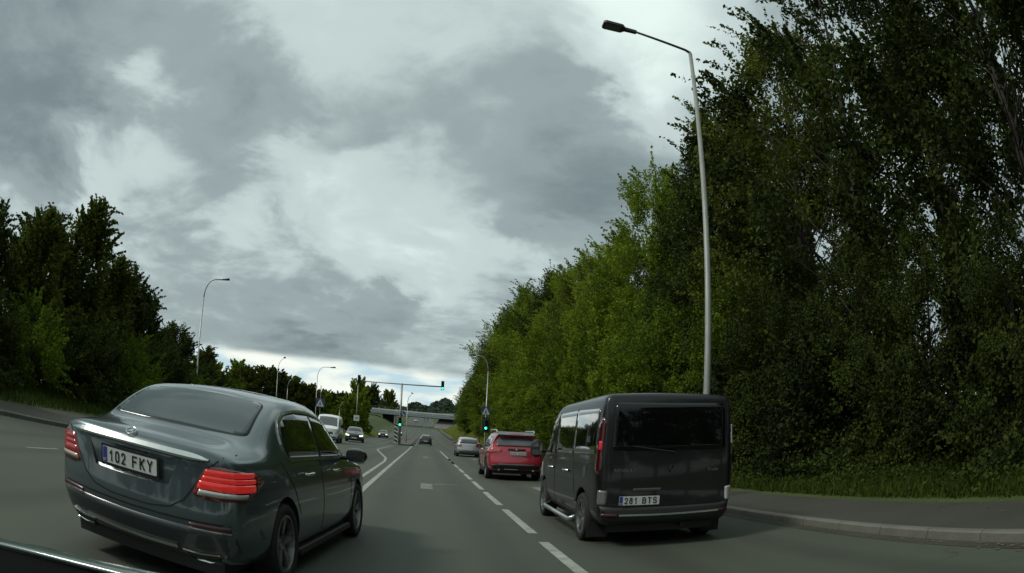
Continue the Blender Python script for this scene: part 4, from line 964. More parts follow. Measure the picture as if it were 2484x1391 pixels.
vs = []; YY = [-20, 0, 6, 9, 12.2, 15]
for y in YY: vs += [(lkx(y) - .02, y, 0), (ROAD_L, y, 0)]
tag(MB().add(vs, [(2 * i, 2 * i + 1, 2 * i + 3, 2 * i + 2) for i in range(len(YY) - 1)]).build('road_widening', ASPH), kind='structure')
GUT = ground_mat('gutter_grime', (.030, .031, .024), (.055, .056, .044), (.085, .08, .055), 1.1, 22, .9, .5)
strip('gutter_right', 5.02, 5.26, -20, 200, .004, GUT)
r4 = np.random.default_rng(5); lv = MB()
for _ in range(520):
    y = 3 + r4.uniform() ** 1.5 * 50
    if r4.uniform() < .45: x = 5.2 - abs(r4.normal(0, .12)); z = .010
    else: x = 7.38 - abs(r4.normal(0, .45)); z = .112
    if z > .1 and x < 5.5: continue
    a = r4.uniform(0, 6.28); q_ = r4.uniform(.015, .04); c_, s_ = math.cos(a) * q_, math.sin(a) * q_
    lv.add([(x - c_, y - s_, z), (x + s_ * .5, y - c_ * .5, z + .004), (x + c_, y + s_, z + .002), (x - s_ * .5, y + c_ * .5, z + .006)], [(0, 1, 2, 3)])
tag(lv.build('fallen_leaves', mat('dry_leaf', (.16, .13, .05), .8), fixn=False), 'scattered dry leaves in the gutter and on the right pavement', 'leaves', kind='stuff')
# median island
def isl_outline():
    L = [(-1.35, 150), (-1.35, 82), (-1.5, 79), (-2.0, 77.4), (-2.7, 77), (-3.5, 77.6), (-4.0, 79.5), (-4.1, 84), (-2.2, 150)]
    return L
il = isl_outline(); mb = MB(); nI = len(il)
mid = [(-1.35 - (0.1), y) for _, y in il]
for (a, b) in zip(il, il[1:] + il[:1]):
    pass
kb = MB(); kerb_line(kb, il, .15, .14, 1); tag(kb.build('island_kerb', KERB), kind='structure')
rows = [(77.6, -3.2, -2.0), (79.5, -3.85, -1.5), (84, -3.95, -1.5), (100, -3.4, -1.5), (120, -2.9, -1.5), (150, -2.1, -1.5)]
vs = []; [vs.extend([(a, y, rz_(y) + .13), (b, y, rz_(y) + .13)]) for y, a, b in rows]
tag(MB().add(vs, [(2 * i, 2 * i + 1, 2 * i + 3, 2 * i + 2) for i in range(5)]).build('traffic_island', DIRT), kind='structure')

# road markings (thin sheets 4 mm above the asphalt)
def quadstrip(mb, pts, w, dz=.004):
    vs = []; 
    for i, p in enumerate(pts):
        a = pts[max(i - 1, 0)]; b = pts[min(i + 1, len(pts) - 1)]
        d = Vector((b[0] - a[0], b[1] - a[1])).normalized(); n_ = Vector((-d.y, d.x)) * w / 2
        z = rz_(p[1]) + dz; vs += [(p[0] + n_.x, p[1] + n_.y, z), (p[0] - n_.x, p[1] - n_.y, z)]
    mb.add(vs, [(2 * i, 2 * i + 1, 2 * i + 3, 2 * i + 2) for i in range(len(pts) - 1)])
mk = MB()
y = 5.05 - 4.1 * 3
dash = 3.27; gp = .83
y = 9.16 - (dash + gp) * 4
while y < 40: quadstrip(mk, [(1.53, y), (1.53, y + dash)], .13); y += dash + gp
quadstrip(mk, [(1.53, 33.8), (1.53, 62)], .12)
quadstrip(mk, [(-1.27, 1), (-1.27, 30), (-1.25, 45), (-1.23, 57), (-1.28, 76)], .13)
quadstrip(mk, [(-1.66, 1), (-1.66, 22), (-1.68, 30), (-1.85, 34), (-2.45, 40), (-3.05, 46), (-3.3, 49)], .12)
quadstrip(mk, [(-3.3, 49), (-3.25, 58), (-3.1, 70)], .10)
tag(mk.build('lane_markings', PAINT, fixn=False), kind='structure')
mk = MB()
for x in [-.9, .1, 1.1, 2.1, 3.1, 4.1]: quadstrip(mk, [(x, 65.2), (x + .5, 65.2)], .45)
for x in [-8.4, -7.2, -6.0, -4.8, -3.6]: quadstrip(mk, [(x, 74.0), (x + .6, 74.0)], .5)
quadstrip(mk, [(-9.0, 57), (-4.2, 56.2)], .35)
quadstrip(mk, [(-6.7, 8.4), (-6.7, 9.6)], .10); 
quadstrip(mk, [(-.95, 85), (-.95, 130), (-.9, 160)], .12)
quadstrip(mk, [(-6.0, 80), (-6.0, 150)], .12)
# turn arrows
def arrow(x, y, s=1.0):
    quadstrip(mk, [(x, y), (x, y + 1.9 * s)], .30, .004)
    quadstrip(mk, [(x + .15, y + 1.75 * s), (x + .45, y + 2.1 * s), (x + .85, y + 2.2 * s)], .14, .004)
arrow(.12, 16.3); arrow(.16, 40, 1.0); arrow(3.2, 17.6, .8); arrow(3.3, 43); arrow(3.2, 65, 1)
tag(mk.build('worn_markings', WORN, fixn=False), kind='structure')

# ------------------------------------------------------------------ street furniture
GREEN_ON = mat('lit_green_signal', (.02, .5, .35), .3, emit=(.03, 1.0, .55), estr=3.6)
SIGBLK = mat('signal_housing', (.02, .035, .035), .5)
SIGW = mat('sign_white', (.55, .57, .54), .5)
SIGB = mat('sign_blue', (.03, .06, .12), .5)
SIGBACK = mat('sign_grey_back', (.28, .29, .27), .6)

def angled_lamp(loc, h, label):
    root = empty('street_lamp', loc, 0); tag(root, label, 'street lamp', 'street lamps along the road')
    p = MB(); p.tube([(0, 0, 0), (-.02, 0, 1.2), (-.03, 0, h)], [.092, .080, .048], 20); p.build('pole', PGREY, root, sm=True)
    b = MB(); b.lathe([(.001, .5), (.12, .5), (.125, 0.0), (.001, 0)], (0, 0, 0), 'z', 20); b.build('pole_base', GALV, root)
    d = MB(); d.box(-.05, .05, -.105, -.085, .55, .95); d.build('access_door', GALV, root)
    a = MB(); a.tube([(-.03, 0, h - .05), (-.04, 0, h + .02), (-.16, 0, h + .08), (-1.55, 0, h + .36)], [.05, .042, .034, .03], 12); a.build('arm', DKMET, root, sm=True)
    hd = MB(); ax = Vector((-1, 0, .10)).normalized(); o = Vector((-1.45, 0, h + .34)); V = Vector((0, 1, 0)); N = ax.cross(V) * -1
    N = Vector((.10, 0, 1)).normalized()
    neck = [(0, -.05), (.30, -.06), (.38, -.16), (.80, -.17), (.86, -.13), (.86, .13), (.80, .17), (.38, .16), (.30, .06), (0, .05)]
    hd.prism(neck, (o - N * .05, ax, V, N), .09); ob = hd.build('lamp_head', mat('lamp_head_grey', (.05, .055, .06), .5, .3), root); bevel_obj(ob, .015)
    gl = MB(); gl.prism(rounded([(.42, -.13), (.80, -.13), (.80, .13), (.42, .13)], .03, 3), (o - N * .056, ax, V, N), .006); gl.build('lamp_glass', mat('lamp_glass_grey', (.16, .17, .18), .3), ob)
    return root
angled_lamp((5.75, 13.15, .118), 10.52, 'tall tapered street lamp with an angled arm, rising behind the black van')

def curved_lamp(loc, h, reach, label, m=GALV, sx=1, r=.09):
    root = empty('street_lamp', loc, 0); tag(root, label, 'street lamp', 'street lamps along the road')
    p = MB(); p.tube([(0, 0, 0), (0, 0, 1.0), (0, 0, h - 1.5)], [r, r * .8, r * .55], 12); p.build('pole', m, root, sm=True)
    pts = [(0, 0, h - 1.5)] + [(sx * (1.0 - math.cos(t) * 1.0) * .8, 0, h - 1.5 + math.sin(t) * 1.35) for t in [rad(k * 15) for k in range(1, 7)]] + [(sx * reach * .8, 0, h - .1)]
    a = MB(); a.tube(pts, r * .5, 10); a.build('arm', m, root, sm=True)
    b = MB(); b.tube([(sx * reach * .72, 0, h - .11), (sx * reach, 0, h - .06)], [.06, .09], 10); b.build('lamp_head', DKMET, root, sm=True)
    return root
def gl_(x, y): return (x, y, gz(x, y) - .05)
curved_lamp(gl_(-16.75, 45), 10.2, 2.0, 'curved grey street lamp at the roadside in front of the left-hand trees')
curved_lamp(gl_(-15.98, 70), 8.1 - gz(-15.98, 70), .8, 'slim pale lamp post on the left bank, beyond the roof of the saloon', r=.05)
curved_lamp(gl_(-13.1, 80), 8.5 - gz(-13.1, 80), 2.2, 'pale lamp post left of the triangular pictogram sign on the left bank', r=.06)
curved_lamp((5.5, 62, .118), 9.0, -1.6 * -1, 'curved lamp post carrying the right-hand green signal', sx=-1, r=.085)
curved_lamp((-2.45, 96, rz_(96) + .13), 7.2, .6, 'thin pole on the island just behind the signal mast', r=.07)
curved_lamp(gl_(-20, 95), 7.6 - gz(-20, 95), .6, 'distant thin lamp post before the dark trees of the left bank', r=.07)
curved_lamp(gl_(-14.2, 112), 5.8 - gz(-14.2, 112), .6, 'farthest thin lamp post on the left bank, beside the bushes', r=.07)

def signal_head(parent, loc, lit, s=1.0, name='signal_head', back=False):
    h = MB(); h.box(-.15 * s, .15 * s, -.09 * s, .09 * s, -.45 * s, .45 * s); o = h.build(name, SIGBLK, parent); o.location = loc; bevel_obj(o, .02)
    for k, z in enumerate((.29, 0, -.29)):
        v = MB(); yy = -.09 * s
        v.lathe([(.115 * s, yy - .16 * s), (.115 * s, yy), (.105 * s, yy), (.105 * s, yy - .16 * s)], (0, 0, z * s), 'y', 20); v.build('visor', SIGBLK, o)
        l = MB(); l.lathe([(.001, yy - .03 * s), (.07 * s, yy - .022 * s), (.10 * s, yy - .004)], (0, 0, z * s), 'y', 20)
        l.build('signal_lens', GREEN_ON if (lit and k == 2) else mat('unlit_lens', (.03, .02, .015), .2), o)
    return o
# signals on the island mast
mast = empty('signal_mast', (-2.75, 78, .14)); tag(mast, 'grey mast on the traffic island with a long cross arm carrying two signals', 'traffic signal')
p = MB(); p.tube([(0, 0, 0), (0, 0, 7.0)], [.15, .11], 14); p.build('pole', GALV, mast, sm=True)
p = MB(); p.tube([(-4.95, 0, 6.85), (0, 0, 6.90), (4.55, 0, 6.98)], .07, 10); p.build('cross_arm', GALV, mast, sm=True)
signal_head(mast, (4.62, -.05, 7.12), True, 1.15)
signal_head(mast, (-5.0, -.05, 7.0), False, 1.1)
signal_head(mast, (-.0, -.28, 2.55), True, 1.15)
sg = MB(); sg.lathe([(.001, -.24), (.32, -.235), (.32, -.215), (.001, -.21)], (.28, 0, 3.5), 'y', 24); k_ = sg.build('keep_right_sign', SIGB, mast)
ar = MB(); ar.prism([(-.18, .15), (-.12, .19), (.10, -.07), (.16, .0), (.18, -.2), (-.02, -.17), (.04, -.11)], ((.28, -.242, 3.5), (1, 0, 0), (0, 0, 1), (0, -1, 0)), .006); ar.build('sign_arrow', SIGW, k_)
# striped board
bd = empty('island_marker_board', (-3.18, 77.8, .13)); tag(bd, 'upright board with black and white diagonal stripes at the nose of the traffic island', 'traffic sign')
q = MB(); q.box(-.20, .20, -.02, .02, .1, 2.3); q.build('board', SIGW, bd)
q = MB()
for k in range(5):
    z = .15 + k * .45; q.prism([(-.20, z + .38), (-.20, z + .17), (.20, z - .05 if z > .2 else .11), (.20, z + .17)], ((0, -.026, 0), (1, 0, 0), (0, 0, 1), (0, -1, 0)), .006)
q.build('stripes', PK, bd)
# right pole signal and crossing sign on the lamp post
sp_ = empty('pole_signal', (5.5, 61.8, 2.3)); tag(sp_, 'black signal box with a glowing green lens on the right-hand lamp post', 'traffic signal')
signal_head(sp_, (0, -.1, .42), True, 1.05); q = MB(); q.box(-.34, .34, -.075, -.05, -.28, 1.12); q.build('backing_board', SIGBLK, sp_); q = MB(); q.tube([(0, -.05, .8), (0, .12, .8)], .03, 6); q.build('bracket', DKMET, sp_); q = MB(); q.tube([(0, -.05, 0), (0, .12, 0)], .03, 6); q.build('bracket', DKMET, sp_)

def crossing_sign(loc, s, label, post=None):
    root = empty('crossing_sign', loc); tag(root, label, 'traffic sign')
    if post:
        q = MB(); q.tube([(0, .06, 0), (0, .06, post)], .035, 10); q.build('post', GALV, root)
        z = post - 1.6
    else: z = 0
    q = MB(); q.prism(rounded([(-.33 * s, -.33 * s), (.33 * s, -.33 * s), (.33 * s, .33 * s), (-.33 * s, .33 * s)], .04, 3), ((0, -.03, z), (1, 0, 0), (0, 0, 1), (0, 1, 0)), .03); p_ = q.build('sign_panel', SIGB, root)
    q = MB(); q.prism([(-.29 * s, -.27 * s), (.29 * s, -.27 * s), (0, .29 * s)], ((0, -.034, z), (1, 0, 0), (0, 0, 1), (0, -1, 0)), .004); q.build('sign_triangle', SIGW, p_)
    q = MB(); fr = ((0, -.040, z), (1, 0, 0), (0, 0, 1), (0, -1, 0))
    q.prism([(-.03 * s, .02 * s), (.03 * s, .02 * s), (.035 * s, -.07 * s), (.12 * s, -.22 * s), (.07 * s, -.22 * s), (0, -.11 * s), (-.08 * s, -.22 * s), (-.13 * s, -.22 * s), (-.04 * s, -.07 * s)], fr, .004)
    q.prism([(.03 * s * math.cos(t), .06 * s + .03 * s * math.sin(t)) for t in [k * .785 for k in range(8)]], fr, .004); q.build('sign_figure', PK, p_)
    return root
crossing_sign((5.45, 61.72, 4.0), 1.2, 'square pedestrian crossing sign on the right-hand lamp post above the green signal')
crossing_sign(gl_(-9.75, 62.0)[:2] + (.1,), 1.3, 'pedestrian crossing sign on its own post above the white van', post=4.9)
r_ = empty('white_square_sign', gl_(-7.5 - 2.3, 75.0)[:2] + (.1,)); r_.location = (-7.55, 77.4, 0.0)
r_.location = (-9.75, 97.0, rz_(97) + .1); tag(r_, 'small white square sign on a tall thin pole beside the oncoming dark car', 'traffic sign')
q = MB(); q.tube([(0, .06, 0), (0, .06, 7.6)], [.06, .045], 10); q.build('post', GALV, r_, sm=True)
q = MB(); q.prism(rounded([(-.42, -.42), (.42, -.42), (.42, .42), (-.42, .42)], .05, 3), ((0, -.03, 2.85), (1, 0, 0), (0, 0, 1), (0, 1, 0)), .03); p_ = q.build('sign_panel', SIGW, r_)
q = MB(); q.prism([(-.2, -.05), (.05, -.05), (.05, -.2), (.25, .02), (.05, .2), (.05, .08), (-.2, .08)], ((0, -.034, 2.85), (1, 0, 0), (0, 0, 1), (0, -1, 0)), .004); q.build('sign_symbol', mat('sign_grey_symbol', (.15, .16, .16), .6), p_)
# thin post near the silver car
tp = empty('roadside_post', (4.85 + .95, 72, .118)); tag(tp, 'thin dark post on the pavement just left of the silver car', 'post')
q = MB(); q.tube([(0, 0, 0), (0, 0, 3.3)], .04, 8); q.build('post', DKMET, tp); q = MB(); q.tube([(0, 0, 3.3), (0, 0, 3.36)], .055, 8); q.build('post_cap', DKMET, tp)

# ------------------------------------------------------------------ bridge over the road
br = empty('road_bridge', (0, 300, 0)); tag(br, 'pale concrete road bridge crossing over the road in the distance', 'bridge')
q = MB(); q.box(-60, 75, 0, 11, 10.4, 11.5); q.box(-60, 75, -.5, 0, 11.2, 11.75); q.build('deck', CONC, br)
q = MB(); q.box(-60, 75, .2, 10.8, 9.55, 10.4); q.build('girders', mat('steel_girder', (.34, .38, .40), .7), br)
q = MB(); q.box(-60, 75, -.42, -.34, 12.75, 12.85); q.box(-60, 75, -.42, -.36, 12.2, 12.26)
for k in range(68): q.box(-60 + k * 2, -59.92 + k * 2, -.42, -.34, 11.75, 12.75)
q.build('railing', mat('dark_railing', (.10, .12, .14), .5, .3), br)
for x in (-18.9, -13.1, .1, 1.5):
    for yy in (1.5, 9): q = MB(); q.tube([(x, yy, 2), (x, yy, 9.6)], .34, 12); q.build('pier', mat('pale_pier', (.42, .43, .40), .8), br)
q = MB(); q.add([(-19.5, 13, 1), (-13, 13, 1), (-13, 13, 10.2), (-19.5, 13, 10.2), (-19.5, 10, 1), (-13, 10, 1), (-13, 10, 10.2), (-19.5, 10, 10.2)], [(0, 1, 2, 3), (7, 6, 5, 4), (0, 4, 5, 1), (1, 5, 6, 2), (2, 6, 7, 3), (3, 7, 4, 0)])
q.build('side_span_shade_wall', mat('side_span_shade', (.035, .037, .036), .9), br)  # dark wall colour stands in for shade in the opening under the span
q = MB(); q.add([(4, -6, 5), (26, -6, 5), (26, 10, 10.2), (7, 10, 10.2), (4, 10, 5), (26, 10, 5)], [(0, 1, 2, 3), (0, 3, 4), (1, 5, 2), (4, 3, 2, 5)]); q.build('abutment_slope', mat('slope_paving', (.16, .15, .14), .9, nscale=1.2, namt=.35), br)

# guard rails and low posts at the far right verge
gr_ = empty('guard_rail', (6.2, 150, rz_(150))); tag(gr_, 'low steel guard rail along the right verge before the bridge', 'guard rail')
q = MB()
pts = [(0 - .004 * k * k * .0, k * 6, rz_(150 + k * 6) - rz_(150) + .65) for k in range(22)]
for a, b in zip(pts[:-1], pts[1:]): q.add([(a[0], a[1], a[2]), (b[0], b[1], b[2]), (b[0], b[1], b[2] + .3), (a[0], a[1], a[2] + .3), (a[0] + .05, a[1], a[2]), (b[0] + .05, b[1], b[2]), (b[0] + .05, b[1], b[2] + .3), (a[0] + .05, a[1], a[2] + .3)], [(0, 1, 2, 3), (7, 6, 5, 4), (0, 4, 5, 1), (3, 2, 6, 7), (0, 3, 7, 4), (1, 5, 6, 2)])
q.build('rail', GALV, gr_)
for k in range(0, 22, 2):
    q = MB(); q.box(.05, .15, pts[k][1], pts[k][1] + .1, pts[k][2] - .65, pts[k][2] + .25); q.build('rail_post', GALV, gr_)
# low industrial sheds seen beyond the left bank
def shed(x, y, w, d, h, label, m):
    e_ = empty('shed_building', (x, y, gz(x, y))); tag(e_, label, 'building')
    q = MB(); q.box(-w / 2, w / 2, -d / 2, d / 2, -1, h); q.build('wall', m, e_)
    q = MB(); q.add([(-w / 2 - .3, -d / 2 - .3, h + .004), (w / 2 + .3, -d / 2 - .3, h + .004), (w / 2 + .3, d / 2 + .3, h + .004), (-w / 2 - .3, d / 2 + .3, h + .004), (-w / 2, 0, h + 1.2), (w / 2, 0, h + 1.2)], [(0, 3, 2, 1), (0, 1, 5, 4), (2, 3, 4, 5), (1, 2, 5), (3, 0, 4)]); q.build('roof', mat('shed_roof', (.16, .17, .17), .6), e_)
    for k in range(4):
        q = MB(); q.box(-w / 2 + w * (k + .3) / 4.4, -w / 2 + w * (k + .75) / 4.4, -d / 2 - .04, -d / 2 + .02, h * .45, h * .75); f_ = q.build('window', mat('window_frame_grey', (.3, .3, .3), .5), e_)
        q = MB(); q.box(-w / 2 + w * (k + .34) / 4.4, -w / 2 + w * (k + .71) / 4.4, -d / 2 - .05, -d / 2 - .035, h * .48, h * .72); q.build('pane', GLS, f_)
shed(-46, 118, 12, 8, 4.2, 'low pale roadside building just visible between the trees on the left bank', mat('shed_wall', (.34, .33, .29), .8))

# ------------------------------------------------------------------ vegetation
ORD = ['first', 'second', 'third', 'fourth', 'fifth', 'sixth', 'seventh', 'eighth', 'ninth', 'tenth', 'eleventh', 'twelfth', 'thirteenth', 'fourteenth', 'fifteenth', 'sixteenth', 'seventeenth', 'eighteenth', 'nineteenth', 'twentieth'] + ['twenty-' + w for w in ('first', 'second', 'third', 'fourth', 'fifth', 'sixth', 'seventh', 'eighth', 'ninth')] + ['thirtieth'] + ['thirty-' + w for w in ('first', 'second', 'third', 'fourth')]
rng = np.random.default_rng(11)
def leaf_mesh(name, P, size, tint, up_bias=.0, aspect=1.7):
    """P (n,3) centres; small pointed quads of random attitude"""
    n = len(P); a = rng.normal(size=(n, 3)); a /= np.linalg.norm(a, axis=1)[:, None]
    if up_bias: a[:, 2] -= up_bias; a /= np.linalg.norm(a, axis=1)[:, None]
    b = rng.normal(size=(n, 3)); b -= a * (a * b).sum(1)[:, None]; b /= np.linalg.norm(b, axis=1)[:, None]
    s = (size * rng.uniform(.6, 1.25, n))[:, None]
    L = a * s * aspect * .5; W = b * s * .5
    V = np.stack([P - L, P - L * .1 + W, P + L, P - L * .1 - W], 1).reshape(-1, 3)
    me = bpy.data.meshes.new(name); me.vertices.add(4 * n); me.vertices.foreach_set('co', V.ravel().astype(np.float32))
    me.loops.add(4 * n); me.loops.foreach_set('vertex_index', np.arange(4 * n, dtype=np.int32))
    me.polygons.add(n); me.polygons.foreach_set('loop_start', np.arange(0, 4 * n, 4, dtype=np.int32)); me.polygons.foreach_set('loop_total', np.full(n, 4, dtype=np.int32))
    at = me.attributes.new('tint', 'FLOAT', 'FACE'); at.data.foreach_set('value', np.clip(tint, 0, 1).astype(np.float32))
    me.update(); return me

def tree_proto(h, cr, base, nclump, nleaf, lsize, profile, droop=.3, spiky=.5, trunk_m=BARK, leafm=None, csize=.8, tr=.16, seed=0, name='tree', sprays=150):
    """returns (crown mesh, trunk mesh): leaf clumps hung on limbs"""
    global rng
    rng = np.random.default_rng(seed)
    t = rng.uniform(0, 1, nclump) ** .85; ang = rng.uniform(0, 2 * np.pi, nclump)
    # lobes make an uneven outline
    la = rng.uniform(0, 2 * np.pi, 5); lp = rng.uniform(.75, 1.2, 5)
    R = np.array([profile(x) for x in t]) * cr
    lob = 1 + .16 * np.sin(ang * 2 + la[0]) + .14 * np.sin(ang * 3 + la[1] + t * 5) + .12 * np.sin(ang * 5 + la[2] - t * 9)
    q = rng.uniform(.25, 1, nclump) ** .55
    rad_ = R * q * lob
    z = base + (h - base) * t
    C = np.stack([np.cos(ang) * rad_, np.sin(ang) * rad_, z], 1)
    bend = rng.normal(0, .03 * h, 2); bx = lambda zz: np.array([bend[0], bend[1]]) * (zz / h) ** 2
    C[:, :2] += np.stack([bx(zz) for zz in z])
    top = t > .9
    cs = csize * rng.uniform(.55, 1.35, nclump) * (1 - .45 * t)
    P = []; T = []
    for i in range(nclump):
        k = int(nleaf / nclump * (cs[i] / csize) ** 2 * 1.3) + 5
        g_ = rng.normal(size=(k, 3)); g_ *= (rng.uniform(.2, 1, k) ** .5 / np.maximum(np.linalg.norm(g_, axis=1), .01))[:, None]
        sz = 1 + (spiky * rng.uniform(.5, 2.2) if t[i] > .6 else rng.uniform(-.2, .3))
        g_ *= np.array([1, 1, .75 * sz]) * cs[i]
        # leaves along drooping twigs
        d = np.abs(rng.exponential(droop, k)) * (np.linalg.norm(g_[:, :2], axis=1) / max(cs[i], .1)); g_[:, 2] -= d
        P.append(C[i] + g_); T.append(np.full(k, rng.uniform(.05, .75)) + rng.normal(0, .13, k))
    for k in range(sprays):
        i = int(rng.integers(nclump)); out_ = np.array([math.cos(ang[i]), math.sin(ang[i]), rng.uniform(.5, 2.6) if t[i] > .35 else rng.uniform(-.3, .8)]); out_ /= np.linalg.norm(out_)
        L_ = rng.uniform(.5, 1.5) * csize * 1.5; m_ = 34; u_ = rng.uniform(0, 1, m_)
        c0 = C[i] * np.array([1.0, 1.0, 1.0]) + out_ * cs[i] * .6
        pts_ = c0 + out_ * (u_ * L_)[:, None] + np.array([0, 0, -.25]) * ((u_ ** 2) * L_)[:, None] + rng.normal(0, .075, (m_, 3)) * (1.25 - u_)[:, None] * csize
        P.append(pts_); T.append(np.full(m_, rng.uniform(.2, .8)) + rng.normal(0, .1, m_))
    P = np.concatenate(P); T = np.concatenate(T)
    crown = leaf_mesh(name + '_crown', P, lsize, T, .15)
    mb = MB(); pts = []; rs = []
    for k in range(9):
        zz = h * .96 * k / 8; b_ = bx(zz); pts.append((b_[0], b_[1], zz - .3 if k == 0 else zz)); rs.append(max(.015, tr * (1 - k / 8.3) ** .8))
    mb.tube(pts, rs, 9)
    order = np.argsort(-cs)[:min(nclump, 90)]
    for i in order:
        c = C[i]; r_ = math.hypot(c[0] - bx(c[2])[0], c[1] - bx(c[2])[1]); z0 = max(base * .55, c[2] - r_ * .75 - .3); b_ = bx(z0)
        r1 = max(.012, .30 * tr * (1 - z0 / h))
        m1 = Vector((b_[0] + (c[0] - b_[0]) * .5, b_[1] + (c[1] - b_[1]) * .5, z0 + (c[2] - z0) * .62))
        mb.tube([(b_[0], b_[1], z0), m1, tuple(c)], [r1, r1 * .65, .006], 5, False)
    me = bpy.data.meshes.new(name + '_trunk'); me.from_pydata(mb.v, [], mb.f); me.update(); smooth(me)
    crown.materials.append(leafm); me.materials.append(trunk_m)
    return crown, me

LM_DARK = leaf_mat('leaf_dark', (.022, .034, .008), (.075, .108, .020), .26)
LM_DEEP = leaf_mat('leaf_deep', (.010, .017, .006), (.036, .054, .014), .2)
LM_MID = leaf_mat('leaf_mid', (.055, .092, .009), (.20, .29, .026), .36)
LM_BR = leaf_mat('leaf_bright', (.10, .155, .010), (.28, .36, .034), .38)
LM_BROWN = leaf_mat('leaf_olive', (.045, .062, .010), (.14, .175, .026), .30)
prof_oval = lambda t: max(.12, math.sin(math.pi * (t * .86 + .10)) ** .7)
prof_cone = lambda t: max(.07, (1 - t) ** .75 * min(1, t * 5 + .35))
prof_birch = lambda t: max(.08, (1 - t ** 1.6) ** .8 * min(1, t * 3 + .45))
prof_bush = lambda t: max(.15, (1 - t ** 2.2) ** .5)

def place(kind, proto, x, y, s, label, cat='tree', group=None, sz=None, rot=None, leafm=None, z=None):
    crown, trunk = proto
    e_ = empty(kind, (x, y, (gz(x, y) if z is None else z)), random.uniform(0, 6.28) if rot is None else rot)
    e_.scale = (s, s, (sz or s)) if sz else (s, s, s); tag(e_, label, cat, group)
    a = bpy.data.objects.new('crown' if cat == 'tree' else 'foliage', crown); COL.objects.link(a); a.parent = e_
    b = bpy.data.objects.new('trunk' if cat == 'tree' else 'stems', trunk); COL.objects.link(b); b.parent = e_
    return e_
#VEG#
BIG = [tree_proto(18, 3.9, 2.2, 175, 80000, .095, prof_birch, .45, .5, BIRCH, LM_DARK, .85, .17, 1, 'birch_a', 240),
       tree_proto(18, 4.4, 2.0, 190, 80000, .10, prof_oval, .25, .4, BARK, LM_BROWN, .95, .2, 2, 'broad_a', 240),
       tree_proto(18, 3.9, 1.5, 190, 76000, .095, prof_birch, .4, .5, BIRCH, LM_MID, .85, .16, 3, 'birch_b', 280),
       tree_proto(18, 4.2, 2.5, 62, 30000, .10, prof_oval, .5, .3, BARK, LM_DARK, .80, .2, 4, 'open_a', 240),
       tree_proto(18, 4.0, 2.2, 78, 36000, .095, prof_birch, .5, .3, BARK, LM_DARK, .80, .17, 15, 'open_b', 240),
       tree_proto(18, 4.0, 1.2, 190, 76000, .10, prof_oval, .3, .6, BIRCH, LM_BR, .85, .16, 17, 'birch_c', 300)]
MIDT = [tree_proto(10, 3.3, .4, 190, 60000, .10, prof_oval, .2, .7, BARK, LM_MID, .85, .13, 5, 'leafy_a'),
        tree_proto(10, 3.0, .3, 180, 56000, .095, prof_birch, .25, .9, BARK, LM_BR, .75, .12, 6, 'leafy_b')]
MIDT.append(tree_proto(10, 3.4, .3, 170, 62000, .085, prof_oval, .2, .6, BARK, LM_DARK, .8, .13, 16, 'leafy_c'))
MIDT[2][0].materials[0] = LM_DARK
SHR = [tree_proto(3, 1.7, .0, 80, 20000, .075, prof_bush, .1, .4, BARK, LM_DARK, .55, .05, 7, 'shrub_a'),
       tree_proto(3, 1.8, .0, 80, 20000, .075, prof_bush, .12, .6, BARK, LM_MID, .5, .05, 8, 'shrub_b')]
SHR.append((SHR[0][0].copy(), SHR[0][1])); SHR[2][0].materials[0] = LM_DEEP
LEFT = [tree_proto(10, 2.8, 1.0, 95, 30000, .15, prof_oval, .2, 1.2, BARK, LM_DARK, .8, .15, 9, 'maple_a'),
        tree_proto(10, 2.2, .8, 90, 26000, .15, prof_birch, .2, 1.6, BARK, LM_BROWN, .75, .14, 10, 'maple_b')]
FAR = [tree_proto(10, 3.8, .3, 110, 9000, .42, prof_oval, .2, .3, BARK, LM_BROWN, 1.2, .2, 12, 'far_a'),
       tree_proto(10, 3.6, .2, 110, 9000, .42, prof_bush, .2, .2, BARK, LM_BR, 1.2, .2, 13, 'far_b'),
       tree_proto(10, 3.4, .3, 110, 9000, .42, prof_oval, .2, .5, BARK, LM_DARK, 1.2, .2, 14, 'far_c')]
GR = 'trees of the roadside wood on the right'
